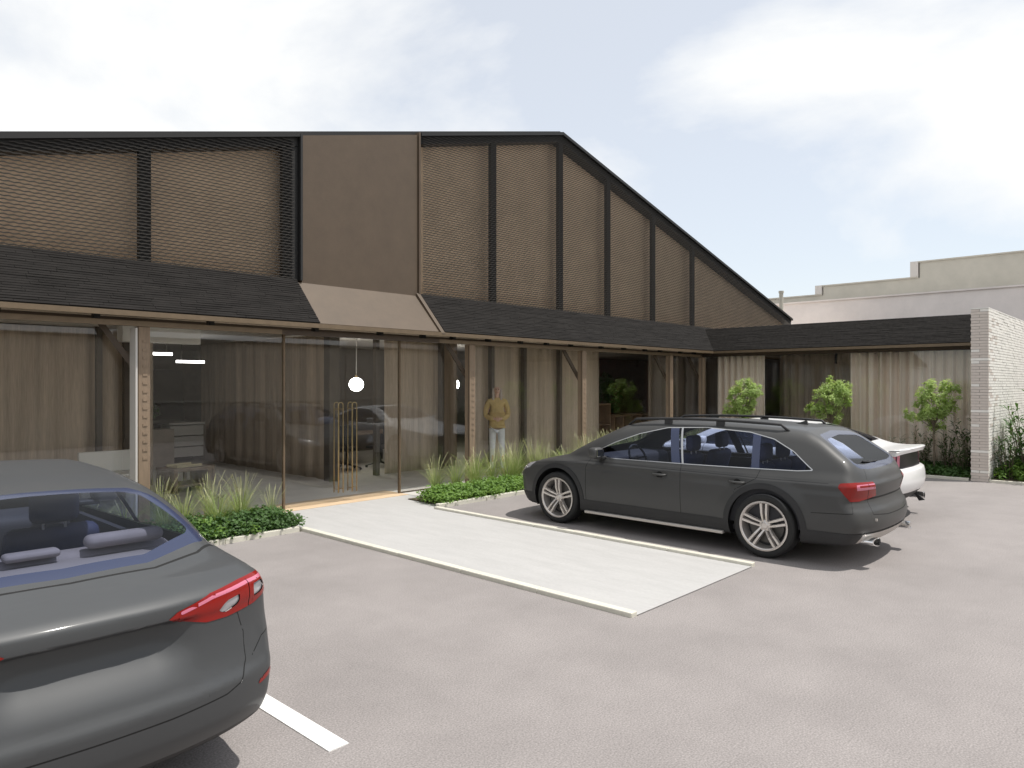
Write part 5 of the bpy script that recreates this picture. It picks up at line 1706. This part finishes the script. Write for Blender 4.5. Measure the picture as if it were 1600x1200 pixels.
def woman(loc, rz, scale):
    t = empty('person', loc, rz, 'person in a mustard sweater and pale jeans standing behind the glass, hands together', 'person')
    t.scale = (scale * .90, scale * .95, scale)
    # faces -Y; x>0 is the figure's left side
    V = [(0, 0, .93), (0, .0, 1.05), (0, -.005, 1.20), (0, 0, 1.35), (0, .01, 1.42), (0, 0, 1.49), (0, -.012, 1.56), (0, -.008, 1.64)]
    Rr = [(.135, .095), (.115, .08), (.125, .088), (.12, .08), (.05, .048), (.045, .045), (.072, .085), (.068, .082)]
    E = [(i, i + 1) for i in range(7)]
    def add(p, r, frm):
        V.append(p); Rr.append(r); E.append((frm, len(V) - 1)); return len(V) - 1
    hands = []
    for s in (-1, 1):
        sh_ = add((s * .165, .005, 1.37), .048, 3)
        el = add((s * .215, .03, 1.10), .038, sh_)
        wr = add((s * .065, -.155, 1.045), .024, el)
        pm = add((s * .020, -.180, 1.035), (.030, .018), wr)
        # four fingers folded over the other hand and a thumb
        for k, (dz, l) in enumerate(((.028, .050), (.010, .058), (-.008, .054), (-.026, .044))):
            a = add((s * .002, -.192 - (.01 if s > 0 else 0), 1.035 + dz), .0085, pm)
            add((-s * l * .75, -.180 - (.012 if s > 0 else 0), 1.030 + dz * 1.1), .007, a)
        th = add((s * .03, -.185, 1.075), .010, pm)
        add((s * .010, -.200, 1.088), .008, th)
        hp = add((s * .09, 0, .88), (.085, .085), 0)
        kn = add((s * .095 + (0.01 if s > 0 else 0), -.012, .50), .056, hp)
        an = add((s * .10 + (0.02 if s > 0 else 0), .012, .09), .036, kn)
        fm = add((s * .105 + (0.02 if s > 0 else 0), -.06, .045), (.038, .028), an)
        add((s * .115 + (0.02 if s > 0 else 0), -.14, .032), (.036, .02), fm)
    skinned('body', V, E, Rr, M['skin'], t, 0)
    # sweater: torso and loose sleeves
    V = [(0, 0, 1.02), (0, 0, .93), (0, -.004, 1.14), (0, -.004, 1.25), (0, 0, 1.36), (0, .008, 1.43)]
    Rr = [(.165, .125), (.165, .125), (.155, .118), (.15, .112), (.125, .092), (.066, .062)]
    E = [(1, 0), (0, 2), (2, 3), (3, 4), (4, 5)]
    for s in (-1, 1):
        a = add((s * .165, .005, 1.365), .068, 4)
        b = add((s * .222, .025, 1.22), .062, a)
        e = add((s * .228, .03, 1.10), .058, b)
        f = add((s * .150, -.075, 1.055), .050, e)
        add((s * .075, -.145, 1.045), .038, f)
    skinned('sweater', V, E, Rr, M['sweater'], t, 0)
    V = [(0, .004, .94)]; Rr = [(.145, .105)]; E = []
    for s in (-1, 1):
        dx = .01 if s > 0 else 0
        h = add((s * .088, .004, .84), (.088, .092), 0)
        h2 = add((s * .092, -.004, .68), .076, h)
        k = add((s * .095 + dx, -.012, .50), .062, h2)
        c = add((s * .098 + dx, .006, .33), .054, k)
        add((s * .10 + dx * 2, .012, .10), .042, c)
    skinned('jeans', V, E, Rr, M['jeans'], t, 0)
    for s in (-1, 1):
        dx = .02 if s > 0 else 0
        skinned('shoe', [(s * .10 + dx, .03, .05), (s * .105 + dx, -.06, .045), (s * .115 + dx, -.15, .036)], [(0, 1), (1, 2)], [(.042, .046), (.042, .036), (.034, .024)], M['shoe'], t, 1)
    # hair: cap plus shoulder-length strands framing the face
    V = [(0, .022, 1.66), (0, .045, 1.60), (0, .062, 1.50), (0, .07, 1.38)]; Rr = [(.082, .075), (.086, .062), (.085, .04), (.075, .028)]; E = [(0, 1), (1, 2), (2, 3)]
    for s in (-1, 1):
        a = add((s * .062, .01, 1.60), (.026, .045), 0)
        b = add((s * .076, -.01, 1.50), (.028, .035), a)
        add((s * .082, -.045, 1.38), (.026, .026), b)
    skinned('hair', V, E, Rr, M['hair'], t, 0)
    for s in (-1, 1):
        MB().lathe([(0.001, -.006), (.009, -.003), (.009, .003), (.001, .006)], 10, 'y', (s * .028, -.090, 1.588)).build('eye', M['eye'], t, smooth=True)
        MB().bar((s * .016, -.094, 1.612), (s * .042, -.090, 1.610), .004, .004).build('eyebrow', M['hair'], t)
    MB().tube([(0, -.088, 1.59), (0, -.112, 1.555), (0, -.100, 1.548)], [.007, .012, .008], 6).build('nose', M['skin'], t, smooth=True)
    MB().bar((-.02, -.094, 1.528), (.02, -.094, 1.528), .006, .010).build('mouth', M['lips'], t)
    return t
woman((10.68, 10.42, .012), R(-45.7) + R(6), 1.12)
